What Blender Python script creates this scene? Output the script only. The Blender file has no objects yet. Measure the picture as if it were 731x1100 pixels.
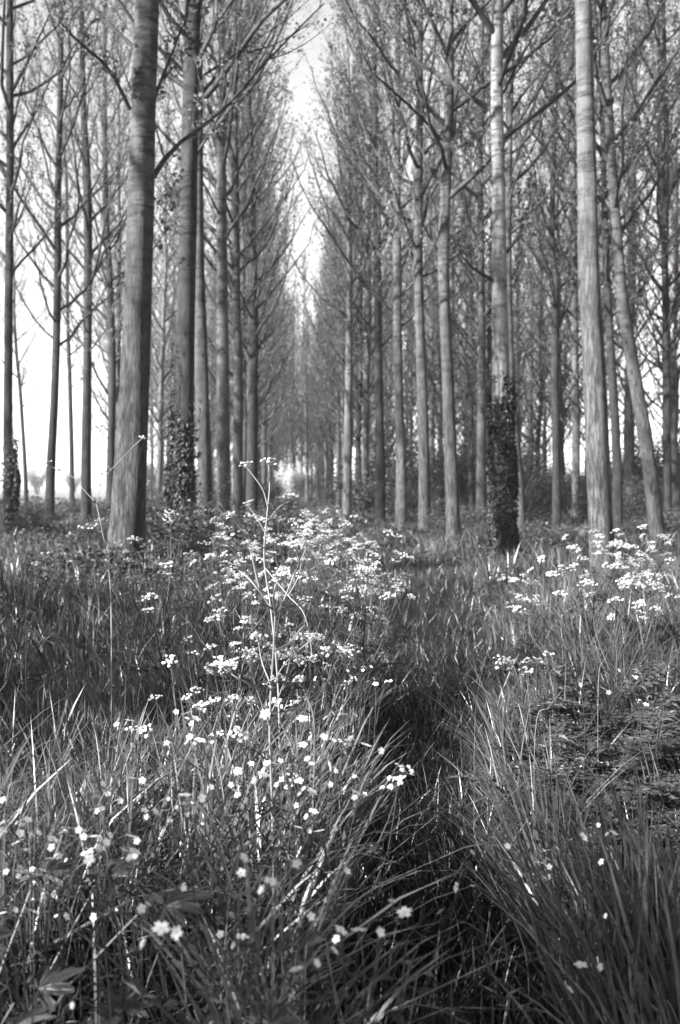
import bpy, math, random
import numpy as np

# ------------------------------------------------------------------ camera, sky, sun, exposure
scene = bpy.context.scene
COL = scene.collection
R = math.radians
CAM_Z = 1.3
FPX = 1100 * 35 / 36            # focal length in photo pixels (photo frame 731 x 1100)
HORIZON = 525.0
YAW = R(2.7)
cam_d = bpy.data.cameras.new('camera')
cam_d.lens = 35
cam_d.sensor_width = 36
cam_d.sensor_fit = 'AUTO'
cam_d.shift_y = -(550 - HORIZON) / 1100
cam_d.clip_start = 0.05
cam_d.clip_end = 3000
cam_d.dof.use_dof = True
cam_d.dof.focus_distance = 3.6
cam_d.dof.aperture_fstop = 4.0
cam = bpy.data.objects.new('camera', cam_d)
COL.objects.link(cam)
cam.location = (0, 0, CAM_Z)
cam.rotation_euler = (R(90), 0, -YAW)
scene.camera = cam

SUN_AZ = (-0.86, -0.51)         # horizontal direction towards the sun: left and behind the camera
SUN_EL = R(27)
world = bpy.data.worlds.new('World')
scene.world = world
world.use_nodes = True
wn, wl = world.node_tree.nodes, world.node_tree.links
wn.clear()
w_out = wn.new('ShaderNodeOutputWorld')
w_bg = wn.new('ShaderNodeBackground')
w_sky = wn.new('ShaderNodeTexSky')
w_sky.sky_type = 'NISHITA'
w_sky.sun_disc = False
w_sky.sun_elevation = SUN_EL
w_sky.sun_rotation = math.atan2(SUN_AZ[0], SUN_AZ[1])
w_sky.dust_density = 0.4
w_bw = wn.new('ShaderNodeRGBToBW')
wl.new(w_sky.outputs[0], w_bw.inputs[0])
wl.new(w_bw.outputs[0], w_bg.inputs[0])
w_bg.inputs[1].default_value = 0.066
wl.new(w_bg.outputs[0], w_out.inputs[0])

sun_d = bpy.data.lights.new('sun', 'SUN')
sun_d.energy = 5.0
sun_d.angle = R(0.5)
sun_d.color = (1.0, 1.0, 1.0)   # the photograph is black and white
sun = bpy.data.objects.new('sun', sun_d)
COL.objects.link(sun)
ce, se = math.cos(SUN_EL), math.sin(SUN_EL)
from mathutils import Vector
sun.rotation_euler = Vector((SUN_AZ[0] * ce, SUN_AZ[1] * ce, se)).to_track_quat('Z', 'Y').to_euler()

scene.view_settings.view_transform = 'Standard'
scene.view_settings.look = 'None'
scene.view_settings.exposure = 2.75
scene.view_settings.gamma = 1.0
scene.view_settings.use_curve_mapping = False
scene.cycles.use_denoising = True
scene.cycles.denoiser = 'OPENIMAGEDENOISE'
scene.cycles.denoising_input_passes = 'RGB_ALBEDO_NORMAL'
scene.cycles.denoising_prefilter = 'ACCURATE'
scene.cycles.max_bounces = 6
scene.cycles.diffuse_bounces = 3
scene.cycles.transmission_bounces = 4
scene.cycles.glossy_bounces = 2

# ------------------------------------------------------------------ helpers
rng = np.random.default_rng(7)
FWD = np.array([math.sin(YAW), math.cos(YAW), 0.0])
RGT = np.array([math.cos(YAW), -math.sin(YAW), 0.0])
UP = np.array([0, 0, 1.0])
CAM = np.array([0, 0, CAM_Z])


def P(px, py, D):
    """the point of the place seen at a pixel of the 731 x 1100 photo, D metres into the scene"""
    return CAM + D * (FWD + (px - 365.5) / FPX * RGT + (HORIZON - py) / FPX * UP)


PATH_Y = np.array([-4, 0.0, 2.0, 3.0, 5.0, 8.0, 10.0, 13.0, 18.0, 26.0, 40.0, 90.0])
PATH_X = np.array([0.1, 0.18, 0.30, 0.40, 0.66, 1.15, 1.45, 1.72, 1.60, 1.30, 1.0, 0.9])


def path_dist(x, y):
    return np.abs(x - np.interp(y, PATH_Y, PATH_X))


def gz(x, y):
    """height of the ground"""
    x = np.asarray(x, float)
    y = np.asarray(y, float)
    z = 0.05 * np.sin(0.9 * x + 0.4 * y + 1) * np.cos(0.55 * y - 0.3 * x) + 0.035 * np.sin(2.1 * x - 1.3 * y)
    d = path_dist(x, y)
    z = z - 0.09 * np.exp(-(d / 0.32) ** 2) * np.clip((60 - y) / 40, 0, 1)
    far = np.clip((np.hypot(x, y) - 120) / 200, 0, 1)
    return z * (1 - far)


class MB:
    """collects pieces and builds them as ONE mesh"""
    def __init__(s):
        s.v, s.f, s.t, s.n = [], [], [], 0

    def add(s, v, faces, tint=0.5, mat=0, smooth=False):
        v = np.asarray(v, float).reshape(-1, 3)
        t = np.broadcast_to(np.asarray(tint, float), (len(v),)) if np.ndim(tint) < 2 else np.asarray(tint).ravel()
        s.v.append(v)
        s.t.append(t)
        for f in (faces if isinstance(faces, list) else [faces]):
            s.f.append((np.asarray(f, np.int64) + s.n, mat, smooth))
        s.n += len(v)

    def mesh(s, name, mats):
        me = bpy.data.meshes.new(name)
        v = np.concatenate(s.v)
        me.vertices.add(len(v))
        me.vertices.foreach_set('co', v.astype(np.float32).ravel())
        loops = np.concatenate([f.ravel() for f, _, _ in s.f])
        sizes = np.concatenate([np.full(len(f), f.shape[1]) for f, _, _ in s.f])
        starts = np.concatenate([[0], np.cumsum(sizes)[:-1]])
        me.loops.add(len(loops))
        me.loops.foreach_set('vertex_index', loops.astype(np.int32))
        me.polygons.add(len(sizes))
        me.polygons.foreach_set('loop_start', starts.astype(np.int32))
        me.polygons.foreach_set('loop_total', sizes.astype(np.int32))
        me.polygons.foreach_set('material_index', np.concatenate([np.full(len(f), m) for f, m, _ in s.f]).astype(np.int32))
        me.polygons.foreach_set('use_smooth', np.concatenate([np.full(len(f), sm) for f, _, sm in s.f]).astype(bool))
        a = me.attributes.new('tint', 'FLOAT', 'POINT')
        a.data.foreach_set('value', np.concatenate(s.t).astype(np.float32))
        for m in (mats if isinstance(mats, (list, tuple)) else [mats]):
            me.materials.append(m)
        me.update(calc_edges=True)
        return me

    def build(s, name, mats, parent=None, loc=None):
        o = bpy.data.objects.new(name, s.mesh(name, mats))
        COL.objects.link(o)
        if parent is not None:
            o.parent = parent
        if loc is not None:
            o.location = loc
        return o


def norm(a):
    return a / np.maximum(np.linalg.norm(a, axis=-1, keepdims=True), 1e-9)


def tubes(mb, Pts, Rad, n=5, tint=0.5, mat=0, close=True):
    """Pts (M,k,3), Rad (M,k): M tapered tubes at once"""
    Pts = np.asarray(Pts, float)
    Rad = np.asarray(Rad, float)
    if Pts.ndim == 2:
        Pts, Rad = Pts[None], Rad[None]
    M, k, _ = Pts.shape
    T = norm(np.gradient(Pts, axis=1))
    ref = np.where(np.abs(T[..., 2:3]) > 0.9, np.array([1.0, 0, 0]), np.array([0, 0, 1.0]))
    ref = np.broadcast_to(ref[:, :1], T.shape)
    A = norm(np.cross(T, ref))
    B = np.cross(T, A)
    ang = np.arange(n) * 2 * np.pi / n
    V = Pts[:, :, None] + Rad[:, :, None, None] * (np.cos(ang)[:, None] * A[:, :, None] + np.sin(ang)[:, None] * B[:, :, None])
    i = np.arange(k - 1)[:, None] * n + np.arange(n)
    j = np.arange(k - 1)[:, None] * n + (np.arange(n) + 1) % n
    q = np.stack([i, j, j + n, i + n], -1).reshape(-1, 4)
    F = (np.arange(M) * k * n)[:, None, None] + q
    tt = tint if np.ndim(tint) == 0 else np.repeat(np.asarray(tint), k * n)
    mb.add(V, F.reshape(-1, 4), tt, mat, True)


def kites(mb, C, axis, nrm, L, W, tint=0.5, mat=0, fold=0.25):
    """leaf shaped faces: base, two shoulders, tip; folded along the midrib"""
    C = np.asarray(C, float)
    M = len(C)
    axis = norm(axis)
    side = norm(np.cross(axis, nrm))
    up = np.cross(side, axis)
    L = np.broadcast_to(L, (M,))[:, None]
    W = np.broadcast_to(W, (M,))[:, None]
    a = C
    b = C + axis * L * 0.42 + side * W * 0.5 + up * W * fold * 0.5
    c = C + axis * L - up * L * 0.12
    d = C + axis * L * 0.42 - side * W * 0.5 + up * W * fold * 0.5
    V = np.stack([a, b, c, d], 1)
    F = (np.arange(M) * 4)[:, None, None] + np.array([[0, 1, 2], [0, 2, 3]])
    tt = tint if np.ndim(tint) == 0 else np.repeat(np.asarray(tint), 4)
    mb.add(V, F.reshape(-1, 3), tt, mat)


def rdir(n, zlo=-1, zhi=1, g=None):
    g = g or rng
    z = g.uniform(zlo, zhi, n)
    a = g.uniform(0, 2 * np.pi, n)
    r = np.sqrt(np.maximum(0, 1 - z * z))
    return np.stack([r * np.cos(a), r * np.sin(a), z], -1)


def curve(pts, k):
    """smooth resample of a polyline (Catmull-Rom) to k points"""
    pts = np.asarray(pts, float)
    n = len(pts)
    if n == 2:
        t = np.linspace(0, 1, k)[:, None]
        return pts[0] * (1 - t) + pts[1] * t
    ext = np.concatenate([[2 * pts[0] - pts[1]], pts, [2 * pts[-1] - pts[-2]]])
    out = []
    for u in np.linspace(0, n - 1, k):
        i = min(int(u), n - 2)
        t = u - i
        p0, p1, p2, p3 = ext[i:i + 4]
        out.append(0.5 * (2 * p1 + (p2 - p0) * t + (2 * p0 - 5 * p1 + 4 * p2 - p3) * t * t + (3 * p1 - p0 - 3 * p2 + p3) * t ** 3))
    return np.array(out)


def tag(o, label=None, cat=None, group=None, kind=None):
    if label: o['label'] = label
    if cat: o['category'] = cat
    if group: o['group'] = group
    if kind: o['kind'] = kind
    return o


def thing(name, label, cat, loc=(0, 0, 0), group=None):
    o = bpy.data.objects.new(name, None)
    o.empty_display_size = 0.1
    COL.objects.link(o)
    o.location = loc
    return tag(o, label, cat, group)


def copy_thing(root, loc, rz=0, sc=1.0, label=None, group=None, tilt=(0, 0)):
    def rec(o, par):
        c = o.copy()
        COL.objects.link(c)
        c.parent = par
        for ch in o.children:
            rec(ch, c)
        return c
    r = root.copy()
    COL.objects.link(r)
    for ch in root.children:
        rec(ch, r)
    r.location = loc
    r.rotation_euler = (tilt[0], tilt[1], rz)
    r.scale = (sc, sc, sc)
    if label: r['label'] = label
    if group: r['group'] = group
    return r


# ------------------------------------------------------------------ materials (greys: the photograph is black and white)
def new_mat(name):
    m = bpy.data.materials.new(name)
    m.use_nodes = True
    nt = m.node_tree
    nt.nodes.clear()
    out = nt.nodes.new('ShaderNodeOutputMaterial')
    return m, nt, out


def N(nt, kind, **kw):
    n = nt.nodes.new(kind)
    for k, v in kw.items():
        if k in n.inputs.keys() if hasattr(n.inputs, 'keys') else False:
            n.inputs[k].default_value = v
        else:
            setattr(n, k, v)
    return n


def ramp(nt, src, stops):
    r = nt.nodes.new('ShaderNodeValToRGB')
    e = r.color_ramp.elements
    while len(e) < len(stops):
        e.new(0.5)
    for i, (p, c) in enumerate(stops):
        e[i].position = p
        e[i].color = (c, c, c, 1)
    nt.links.new(src, r.inputs[0])
    return r.outputs[0]


def leaf_mat(name, lo, hi, trans=0.4, rough=0.5, spec=0.3, scale=1.5, tr_gain=1.0):
    m, nt, out = new_mat(name)
    at = N(nt, 'ShaderNodeAttribute', attribute_name='tint')
    tc = N(nt, 'ShaderNodeTexCoord')
    no = N(nt, 'ShaderNodeTexNoise')
    no.inputs['Scale'].default_value = scale
    no.inputs['Detail'].default_value = 3
    nt.links.new(tc.outputs['Object'], no.inputs['Vector'])
    mx = N(nt, 'ShaderNodeMath', operation='MULTIPLY_ADD')
    nt.links.new(no.outputs[0], mx.inputs[0])
    mx.inputs[1].default_value = 0.5
    sc = N(nt, 'ShaderNodeMath', operation='MULTIPLY_ADD')
    nt.links.new(at.outputs['Fac'], sc.inputs[0])
    sc.inputs[1].default_value = 0.7
    sc.inputs[2].default_value = -0.1
    nt.links.new(sc.outputs[0], mx.inputs[2])
    col = ramp(nt, mx.outputs[0], [(0.1, lo), (0.9, hi)])
    pb = N(nt, 'ShaderNodeBsdfPrincipled')
    pb.inputs['Roughness'].default_value = rough
    pb.inputs['Specular IOR Level'].default_value = spec
    nt.links.new(col, pb.inputs['Base Color'])
    tr = N(nt, 'ShaderNodeBsdfTranslucent')
    if tr_gain != 1.0:
        g = N(nt, 'ShaderNodeVectorMath', operation='SCALE')
        nt.links.new(col, g.inputs[0])
        g.inputs['Scale'].default_value = tr_gain
        nt.links.new(g.outputs[0], tr.inputs['Color'])
    else:
        nt.links.new(col, tr.inputs['Color'])
    ms = N(nt, 'ShaderNodeMixShader')
    ms.inputs[0].default_value = trans
    nt.links.new(pb.outputs[0], ms.inputs[1])
    nt.links.new(tr.outputs[0], ms.inputs[2])
    nt.links.new(ms.outputs[0], out.inputs[0])
    return m


def bark_mat(name, lo, hi, furrow_top=4.5):
    m, nt, out = new_mat(name)
    tc = N(nt, 'ShaderNodeTexCoord')
    oi = N(nt, 'ShaderNodeObjectInfo')
    off = N(nt, 'ShaderNodeVectorMath', operation='MULTIPLY_ADD')
    cmb = N(nt, 'ShaderNodeCombineXYZ')
    nt.links.new(oi.outputs['Random'], cmb.inputs[0])
    nt.links.new(oi.outputs['Random'], cmb.inputs[1])
    off.inputs[1].default_value = (37, 53, 0)
    nt.links.new(cmb.outputs[0], off.inputs[0])
    nt.links.new(tc.outputs['Object'], off.inputs[2])

    def noise(sx, sz, detail=4, rough=0.6):
        mp = N(nt, 'ShaderNodeMapping')
        mp.inputs['Scale'].default_value = (sx, sx, sz)
        nt.links.new(off.outputs[0], mp.inputs[0])
        no = N(nt, 'ShaderNodeTexNoise')
        no.inputs['Scale'].default_value = 1
        no.inputs['Detail'].default_value = detail
        no.inputs['Roughness'].default_value = rough
        nt.links.new(mp.outputs[0], no.inputs['Vector'])
        return no.outputs[0]
    furrow = noise(44, 5.0, 6, 0.75)
    band = noise(2.2, 11, 5, 0.7)
    blotch = noise(5, 2.2, 5, 0.6)
    fine = noise(60, 60, 3, 0.6)
    sep = N(nt, 'ShaderNodeSeparateXYZ')
    nt.links.new(tc.outputs['Object'], sep.inputs[0])
    mr = N(nt, 'ShaderNodeMapRange')
    nt.links.new(sep.outputs[2], mr.inputs[0])
    mr.inputs[1].default_value = furrow_top * 0.5
    mr.inputs[2].default_value = furrow_top * 1.3
    fsharp = ramp(nt, furrow, [(0.40, 0.0), (0.54, 1.0)])
    bsharp = ramp(nt, band, [(0.34, 0.0), (0.52, 1.0)])
    mixh = N(nt, 'ShaderNodeMix', data_type='FLOAT')
    nt.links.new(mr.outputs[0], mixh.inputs[0])
    nt.links.new(fsharp, mixh.inputs[2])
    nt.links.new(bsharp, mixh.inputs[3])
    bl = ramp(nt, blotch, [(0.36, 0.5), (0.62, 1.0)])
    mu = N(nt, 'ShaderNodeMath', operation='MULTIPLY')
    sc = N(nt, 'ShaderNodeMath', operation='MULTIPLY_ADD')
    nt.links.new(mixh.outputs[0], sc.inputs[0])
    sc.inputs[1].default_value = 0.72
    sc.inputs[2].default_value = 0.28
    nt.links.new(sc.outputs[0], mu.inputs[0])
    nt.links.new(bl, mu.inputs[1])
    fm = N(nt, 'ShaderNodeMath', operation='MULTIPLY_ADD')
    nt.links.new(fine, fm.inputs[0])
    fm.inputs[1].default_value = 0.4
    fm.inputs[2].default_value = 0.8
    mpv = N(nt, 'ShaderNodeMapping')
    mpv.inputs['Scale'].default_value = (4.2, 4.2, 2.4)
    nt.links.new(off.outputs[0], mpv.inputs[0])
    vo = N(nt, 'ShaderNodeTexVoronoi')
    vo.inputs['Scale'].default_value = 1
    nt.links.new(mpv.outputs[0], vo.inputs['Vector'])
    scar = ramp(nt, vo.outputs['Distance'], [(0.08, 0.45), (0.17, 1.0)])
    ms_ = N(nt, 'ShaderNodeMath', operation='MULTIPLY')
    nt.links.new(mu.outputs[0], ms_.inputs[0])
    nt.links.new(scar, ms_.inputs[1])
    mu = ms_
    m2 = N(nt, 'ShaderNodeMath', operation='MULTIPLY')
    nt.links.new(mu.outputs[0], m2.inputs[0])
    nt.links.new(fm.outputs[0], m2.inputs[1])
    col = ramp(nt, m2.outputs[0], [(0.12, lo), (0.95, hi)])
    pb = N(nt, 'ShaderNodeBsdfPrincipled')
    pb.inputs['Roughness'].default_value = 0.9
    pb.inputs['Specular IOR Level'].default_value = 0.15
    nt.links.new(col, pb.inputs['Base Color'])
    bp = N(nt, 'ShaderNodeBump')
    bp.inputs['Strength'].default_value = 0.8
    bp.inputs['Distance'].default_value = 0.025
    nt.links.new(m2.outputs[0], bp.inputs['Height'])
    nt.links.new(bp.outputs[0], pb.inputs['Normal'])
    nt.links.new(pb.outputs[0], out.inputs[0])
    return m


def noise_mat(name, lo, hi, scale, rough=0.9, bump=0.3, detail=6):
    m, nt, out = new_mat(name)
    tc = N(nt, 'ShaderNodeTexCoord')
    no = N(nt, 'ShaderNodeTexNoise')
    no.inputs['Scale'].default_value = scale
    no.inputs['Detail'].default_value = detail
    nt.links.new(tc.outputs['Object'], no.inputs['Vector'])
    col = ramp(nt, no.outputs[0], [(0.3, lo), (0.7, hi)])
    pb = N(nt, 'ShaderNodeBsdfPrincipled')
    pb.inputs['Roughness'].default_value = rough
    pb.inputs['Specular IOR Level'].default_value = 0.15
    nt.links.new(col, pb.inputs['Base Color'])
    bp = N(nt, 'ShaderNodeBump')
    bp.inputs['Strength'].default_value = bump
    bp.inputs['Distance'].default_value = 0.03
    nt.links.new(no.outputs[0], bp.inputs['Height'])
    nt.links.new(bp.outputs[0], pb.inputs['Normal'])
    nt.links.new(pb.outputs[0], out.inputs[0])
    return m


M_BARK = bark_mat('poplar_bark', 0.007, 0.062)
M_BARK_PALE = bark_mat('pale_poplar_bark', 0.010, 0.088)
M_BARK_DARK = bark_mat('dark_poplar_bark', 0.004, 0.032)
M_TWIG = noise_mat('twig_bark', 0.014, 0.055, 6)
M_LEAF = leaf_mat('poplar_leaf', 0.035, 0.16, 0.45, 0.45, 0.4, 0.8, 1.3)
M_IVY = leaf_mat('ivy_leaf', 0.007, 0.04, 0.1, 0.45, 0.25, 3)
M_BUSH = leaf_mat('bush_leaf', 0.012, 0.065, 0.3, 0.5, 0.3, 1.2)
M_HAW = leaf_mat('sunlit_blossom', 0.35, 0.8, 0.3, 0.7, 0.1, 1.2)  # blossom, made paler to stand for bright sunlight on it
M_GRASS = leaf_mat('grass_blade', 0.009, 0.11, 0.35, 0.36, 0.45, 0.9, 1.2)
M_WEED = leaf_mat('weed_leaf', 0.016, 0.07, 0.3, 0.45, 0.35, 2.0)
M_UNDER = leaf_mat('undergrowth_leaf', 0.010, 0.055, 0.3, 0.5, 0.3, 0.8)
M_STEM = leaf_mat('flower_stem', 0.08, 0.22, 0.1, 0.5, 0.3, 4)
M_PETAL = leaf_mat('white_petal', 0.3, 0.6, 0.35, 0.6, 0.1, 10)
M_STAR = leaf_mat('starry_petal', 0.5, 0.8, 0.3, 0.6, 0.1, 10)
M_BARK_SUNLIT = bark_mat('sunlit_poplar_bark', 0.022, 0.19)  # lighter bark copy, standing for sun on the ivied trunk
M_STRAW = leaf_mat('dry_straw', 0.07, 0.2, 0.1, 0.6, 0.2, 8)
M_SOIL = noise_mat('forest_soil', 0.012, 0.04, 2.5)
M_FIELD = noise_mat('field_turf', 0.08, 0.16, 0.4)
M_PATH = noise_mat('trodden_earth', 0.015, 0.045, 6)

# ------------------------------------------------------------------ ground and path
xs = np.concatenate([np.linspace(-2000, -60, 14), np.linspace(-50, -6, 45), np.linspace(-5.8, 5.8, 117), np.linspace(6, 50, 45), np.linspace(60, 2000, 14)])
ys = np.concatenate([np.linspace(-2000, -60, 8), np.linspace(-50, -1, 50), np.linspace(-0.8, 16, 141), np.linspace(16.4, 100, 120), np.linspace(110, 2600, 22)])
X, Y = np.meshgrid(xs, ys)
mb = MB()
nx, ny = len(xs), len(ys)
i = np.arange(ny - 1)[:, None] * nx + np.arange(nx - 1)
mb.add(np.stack([X, Y, gz(X, Y)], -1), np.stack([i, i + 1, i + nx + 1, i + nx], -1).reshape(-1, 4), 0.5, 0, True)
tag(mb.build('ground', M_SOIL), kind='structure')

py_ = np.linspace(-3, 55, 200)
pxc = np.interp(py_, PATH_Y, PATH_X)
offs = np.linspace(-0.16, 0.16, 5)
V = np.stack([pxc[:, None] + offs + 0.03 * np.sin(py_[:, None] * 3 + offs * 9), np.broadcast_to(py_[:, None], (200, 5)), np.zeros((200, 5))], -1)
V[..., 2] = gz(V[..., 0], V[..., 1]) + 0.012
mb = MB()
i = np.arange(199)[:, None] * 5 + np.arange(4)
mb.add(V, np.stack([i, i + 1, i + 6, i + 5], -1).reshape(-1, 4), 0.5, 0, True)
tag(mb.build('path', M_PATH), kind='structure')

# pale open field beyond the left rows
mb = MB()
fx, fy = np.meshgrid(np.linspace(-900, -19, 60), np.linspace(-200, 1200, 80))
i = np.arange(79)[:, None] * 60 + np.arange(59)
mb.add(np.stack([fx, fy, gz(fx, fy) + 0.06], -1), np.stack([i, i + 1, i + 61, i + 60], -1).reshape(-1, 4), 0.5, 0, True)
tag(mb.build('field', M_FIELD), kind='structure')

# ------------------------------------------------------------------ poplars
def crown_geo(seed, tp, tr, h0, H, nb=46, spread=1.0, leaf=0.068, leafy=1.0, low_bare=0.25, sec=9, ter=6, per=6, extra=None):
    """limbs+twigs mesh and foliage mesh for a trunk given by tp(h) -> points and tr(h) -> radii"""
    g = np.random.default_rng(seed)
    wood, leaves = MB(), MB()
    n = nb
    u = (np.arange(n) + g.uniform(-0.4, 0.4, n)) / n
    u = np.clip(u, 0, 1)
    h = h0 + (H * 0.97 - h0) * u ** 1.05
    az = np.arange(n) * 2.39996 + g.uniform(-0.7, 0.7, n)
    L = spread * (4.6 * (1 - u) ** 0.8 + 0.9) * g.uniform(0.65, 1.15, n)
    L *= np.where(u < 0.08, 0.75, 1)
    inc = np.radians(g.uniform(42, 62, n)) * (1 - 0.45 * u)
    start = tp(h)
    outd = np.stack([np.cos(az), np.sin(az), np.zeros(n)], -1)
    k = 8
    pts = np.zeros((n, k, 3))
    pts[:, 0] = start
    wob = g.normal(0, 0.10, (n, k, 3))
    d_i = inc[:, None] * np.linspace(1.05, 0.42, k)[None, :]
    for s in range(1, k):
        d = outd * np.sin(d_i[:, s])[:, None] + UP * np.cos(d_i[:, s])[:, None] + wob[:, s]
        pts[:, s] = pts[:, s - 1] + norm(d) * (L / (k - 1))[:, None]
    r0 = np.minimum(0.011 * L + 0.006, tr(h) * 0.55)
    rad = r0[:, None] * np.linspace(1, 0.18, k)[None]
    if extra:
        for ep, er in extra:
            e = curve(ep, k)
            pts = np.concatenate([pts, e[None]])
            rad = np.concatenate([rad, (er * np.linspace(1, 0.3, k))[None]])
            L = np.append(L, np.linalg.norm(np.diff(e, axis=0), axis=1).sum())
            u = np.append(u, 0.05)
        n = len(pts)
    tubes(wood, pts, rad, 6)

    def along(P0, t):
        """points and tangents at params t (M,S) on polylines P0 (M,k,3)"""
        kk = P0.shape[1]
        f = t * (kk - 1)
        i0 = np.clip(f.astype(int), 0, kk - 2)
        fr = (f - i0)[..., None]
        m = np.arange(len(P0))[:, None]
        a, b = P0[m, i0], P0[m, i0 + 1]
        return a + (b - a) * fr, norm(b - a)
    # secondaries
    S = sec
    t = np.clip((np.arange(S) + 0.8) / (S + 0.3) + g.uniform(-0.06, 0.06, (n, S)), 0.15, 0.98)
    sp, stn = along(pts, t)
    d = norm(stn + 0.75 * norm(g.normal(0, 1, (n, S, 3))) + 0.18 * UP)
    sl = (L[:, None] * 0.36 * (1.15 - 0.75 * t) + 0.18) * g.uniform(0.6, 1.25, (n, S))
    ks = 5
    q = np.zeros((n, S, ks, 3))
    q[:, :, 0] = sp
    for s in range(1, ks):
        d = norm(d + 0.16 * UP + g.normal(0, 0.13, d.shape))
        q[:, :, s] = q[:, :, s - 1] + d * (sl / (ks - 1))[..., None]
    sr = np.clip(0.006 * sl + 0.003, 0.003, 0.012)
    q = q.reshape(n * S, ks, 3)
    tubes(wood, q, sr.reshape(-1)[:, None] * np.linspace(1, 0.3, ks)[None], 4)
    # twigs
    T = ter
    m = len(q)
    slf = sl.reshape(-1)
    t = np.clip((np.arange(T) + 0.9) / (T + 0.1) + g.uniform(-0.1, 0.1, (m, T)), 0.1, 1)
    tp_, tt_ = along(q, t)
    d = norm(tt_ + 0.9 * norm(g.normal(0, 1, (m, T, 3))))
    tl = (slf[:, None] * 0.38 + 0.10) * g.uniform(0.5, 1.3, (m, T))
    kt = 3
    w = np.zeros((m, T, kt, 3))
    w[:, :, 0] = tp_
    for s in range(1, kt):
        d = norm(d + 0.1 * UP + g.normal(0, 0.15, d.shape))
        w[:, :, s] = w[:, :, s - 1] + d * (tl / (kt - 1))[..., None]
    w = w.reshape(m * T, kt, 3)
    tubes(wood, w, np.full((m * T, 1), 0.0022) * np.linspace(1, 0.5, kt)[None], 3)
    # leaves
    uu = np.repeat(u, S * T)
    dens = np.repeat(np.clip(g.normal(.72, .5, n * S), .06, 1.4), T)
    keep = g.uniform(0, 1, len(w)) < dens * leafy * np.where(uu < low_bare, 0.45 + 0.55 * uu / max(low_bare, 1e-3), 1.0)
    w2 = w[keep]
    Q = per
    t = g.uniform(0.1, 1.0, (len(w2), Q))
    lp, lt = along(w2, t)
    lp = lp.reshape(-1, 3)
    lt = lt.reshape(-1, 3)
    nl = len(lp)
    ax = norm(lt * 0.4 + rdir(nl, -1, 0.7, g) * 0.9 + np.array([0, 0, -0.35]))
    kites(leaves, lp + ax * 0.015, ax, rdir(nl, 0.0, 1, g), leaf * g.uniform(0.6, 1.35, nl), leaf * g.uniform(0.55, 1.1, nl), g.uniform(0, 1, nl))
    return wood, leaves


def trunk_mesh(pts, rad, n=14, seed=0, flare=True):
    """one tapered trunk with slight irregular section"""
    g = np.random.default_rng(seed)
    k = len(pts)
    mb = MB()
    T = norm(np.gradient(pts, axis=0))
    A = norm(np.cross(T, np.array([0, 1.0, 0])))
    B = np.cross(T, A)
    ang = np.arange(n) * 2 * np.pi / n
    ph = g.uniform(0, 6, 4)
    z = pts[:, 2:3]
    lump = 1 + 0.035 * np.sin(2 * ang + ph[0] + z * 0.8) + 0.03 * np.sin(3 * ang + ph[1] - z * 1.3) + 0.02 * np.sin(5 * ang + ph[2] + z * 2.5) + g.normal(0, 0.008, (k, n))
    if flare:
        hh = np.clip(z - pts[0, 2], 0, None)
        lump = lump + np.exp(-hh / 0.22) * (0.04 + 0.07 * np.sin(4 * ang + ph[3]))
    V = pts[:, None] + rad[:, None, None] * lump[..., None] * (np.cos(ang)[None, :, None] * A[:, None] + np.sin(ang)[None, :, None] * B[:, None])
    i = np.arange(k - 1)[:, None] * n + np.arange(n)
    j = np.arange(k - 1)[:, None] * n + (np.arange(n) + 1) % n
    mb.add(V, np.stack([i, j, j + n, i + n], -1).reshape(-1, 4), 0.5, 0, True)
    return mb


def interp_path(pts, rad):
    z = pts[:, 2]
    return (lambda h: np.stack([np.interp(h, z, pts[:, c]) for c in range(3)], -1)), (lambda h: np.interp(h, z, rad))


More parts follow.
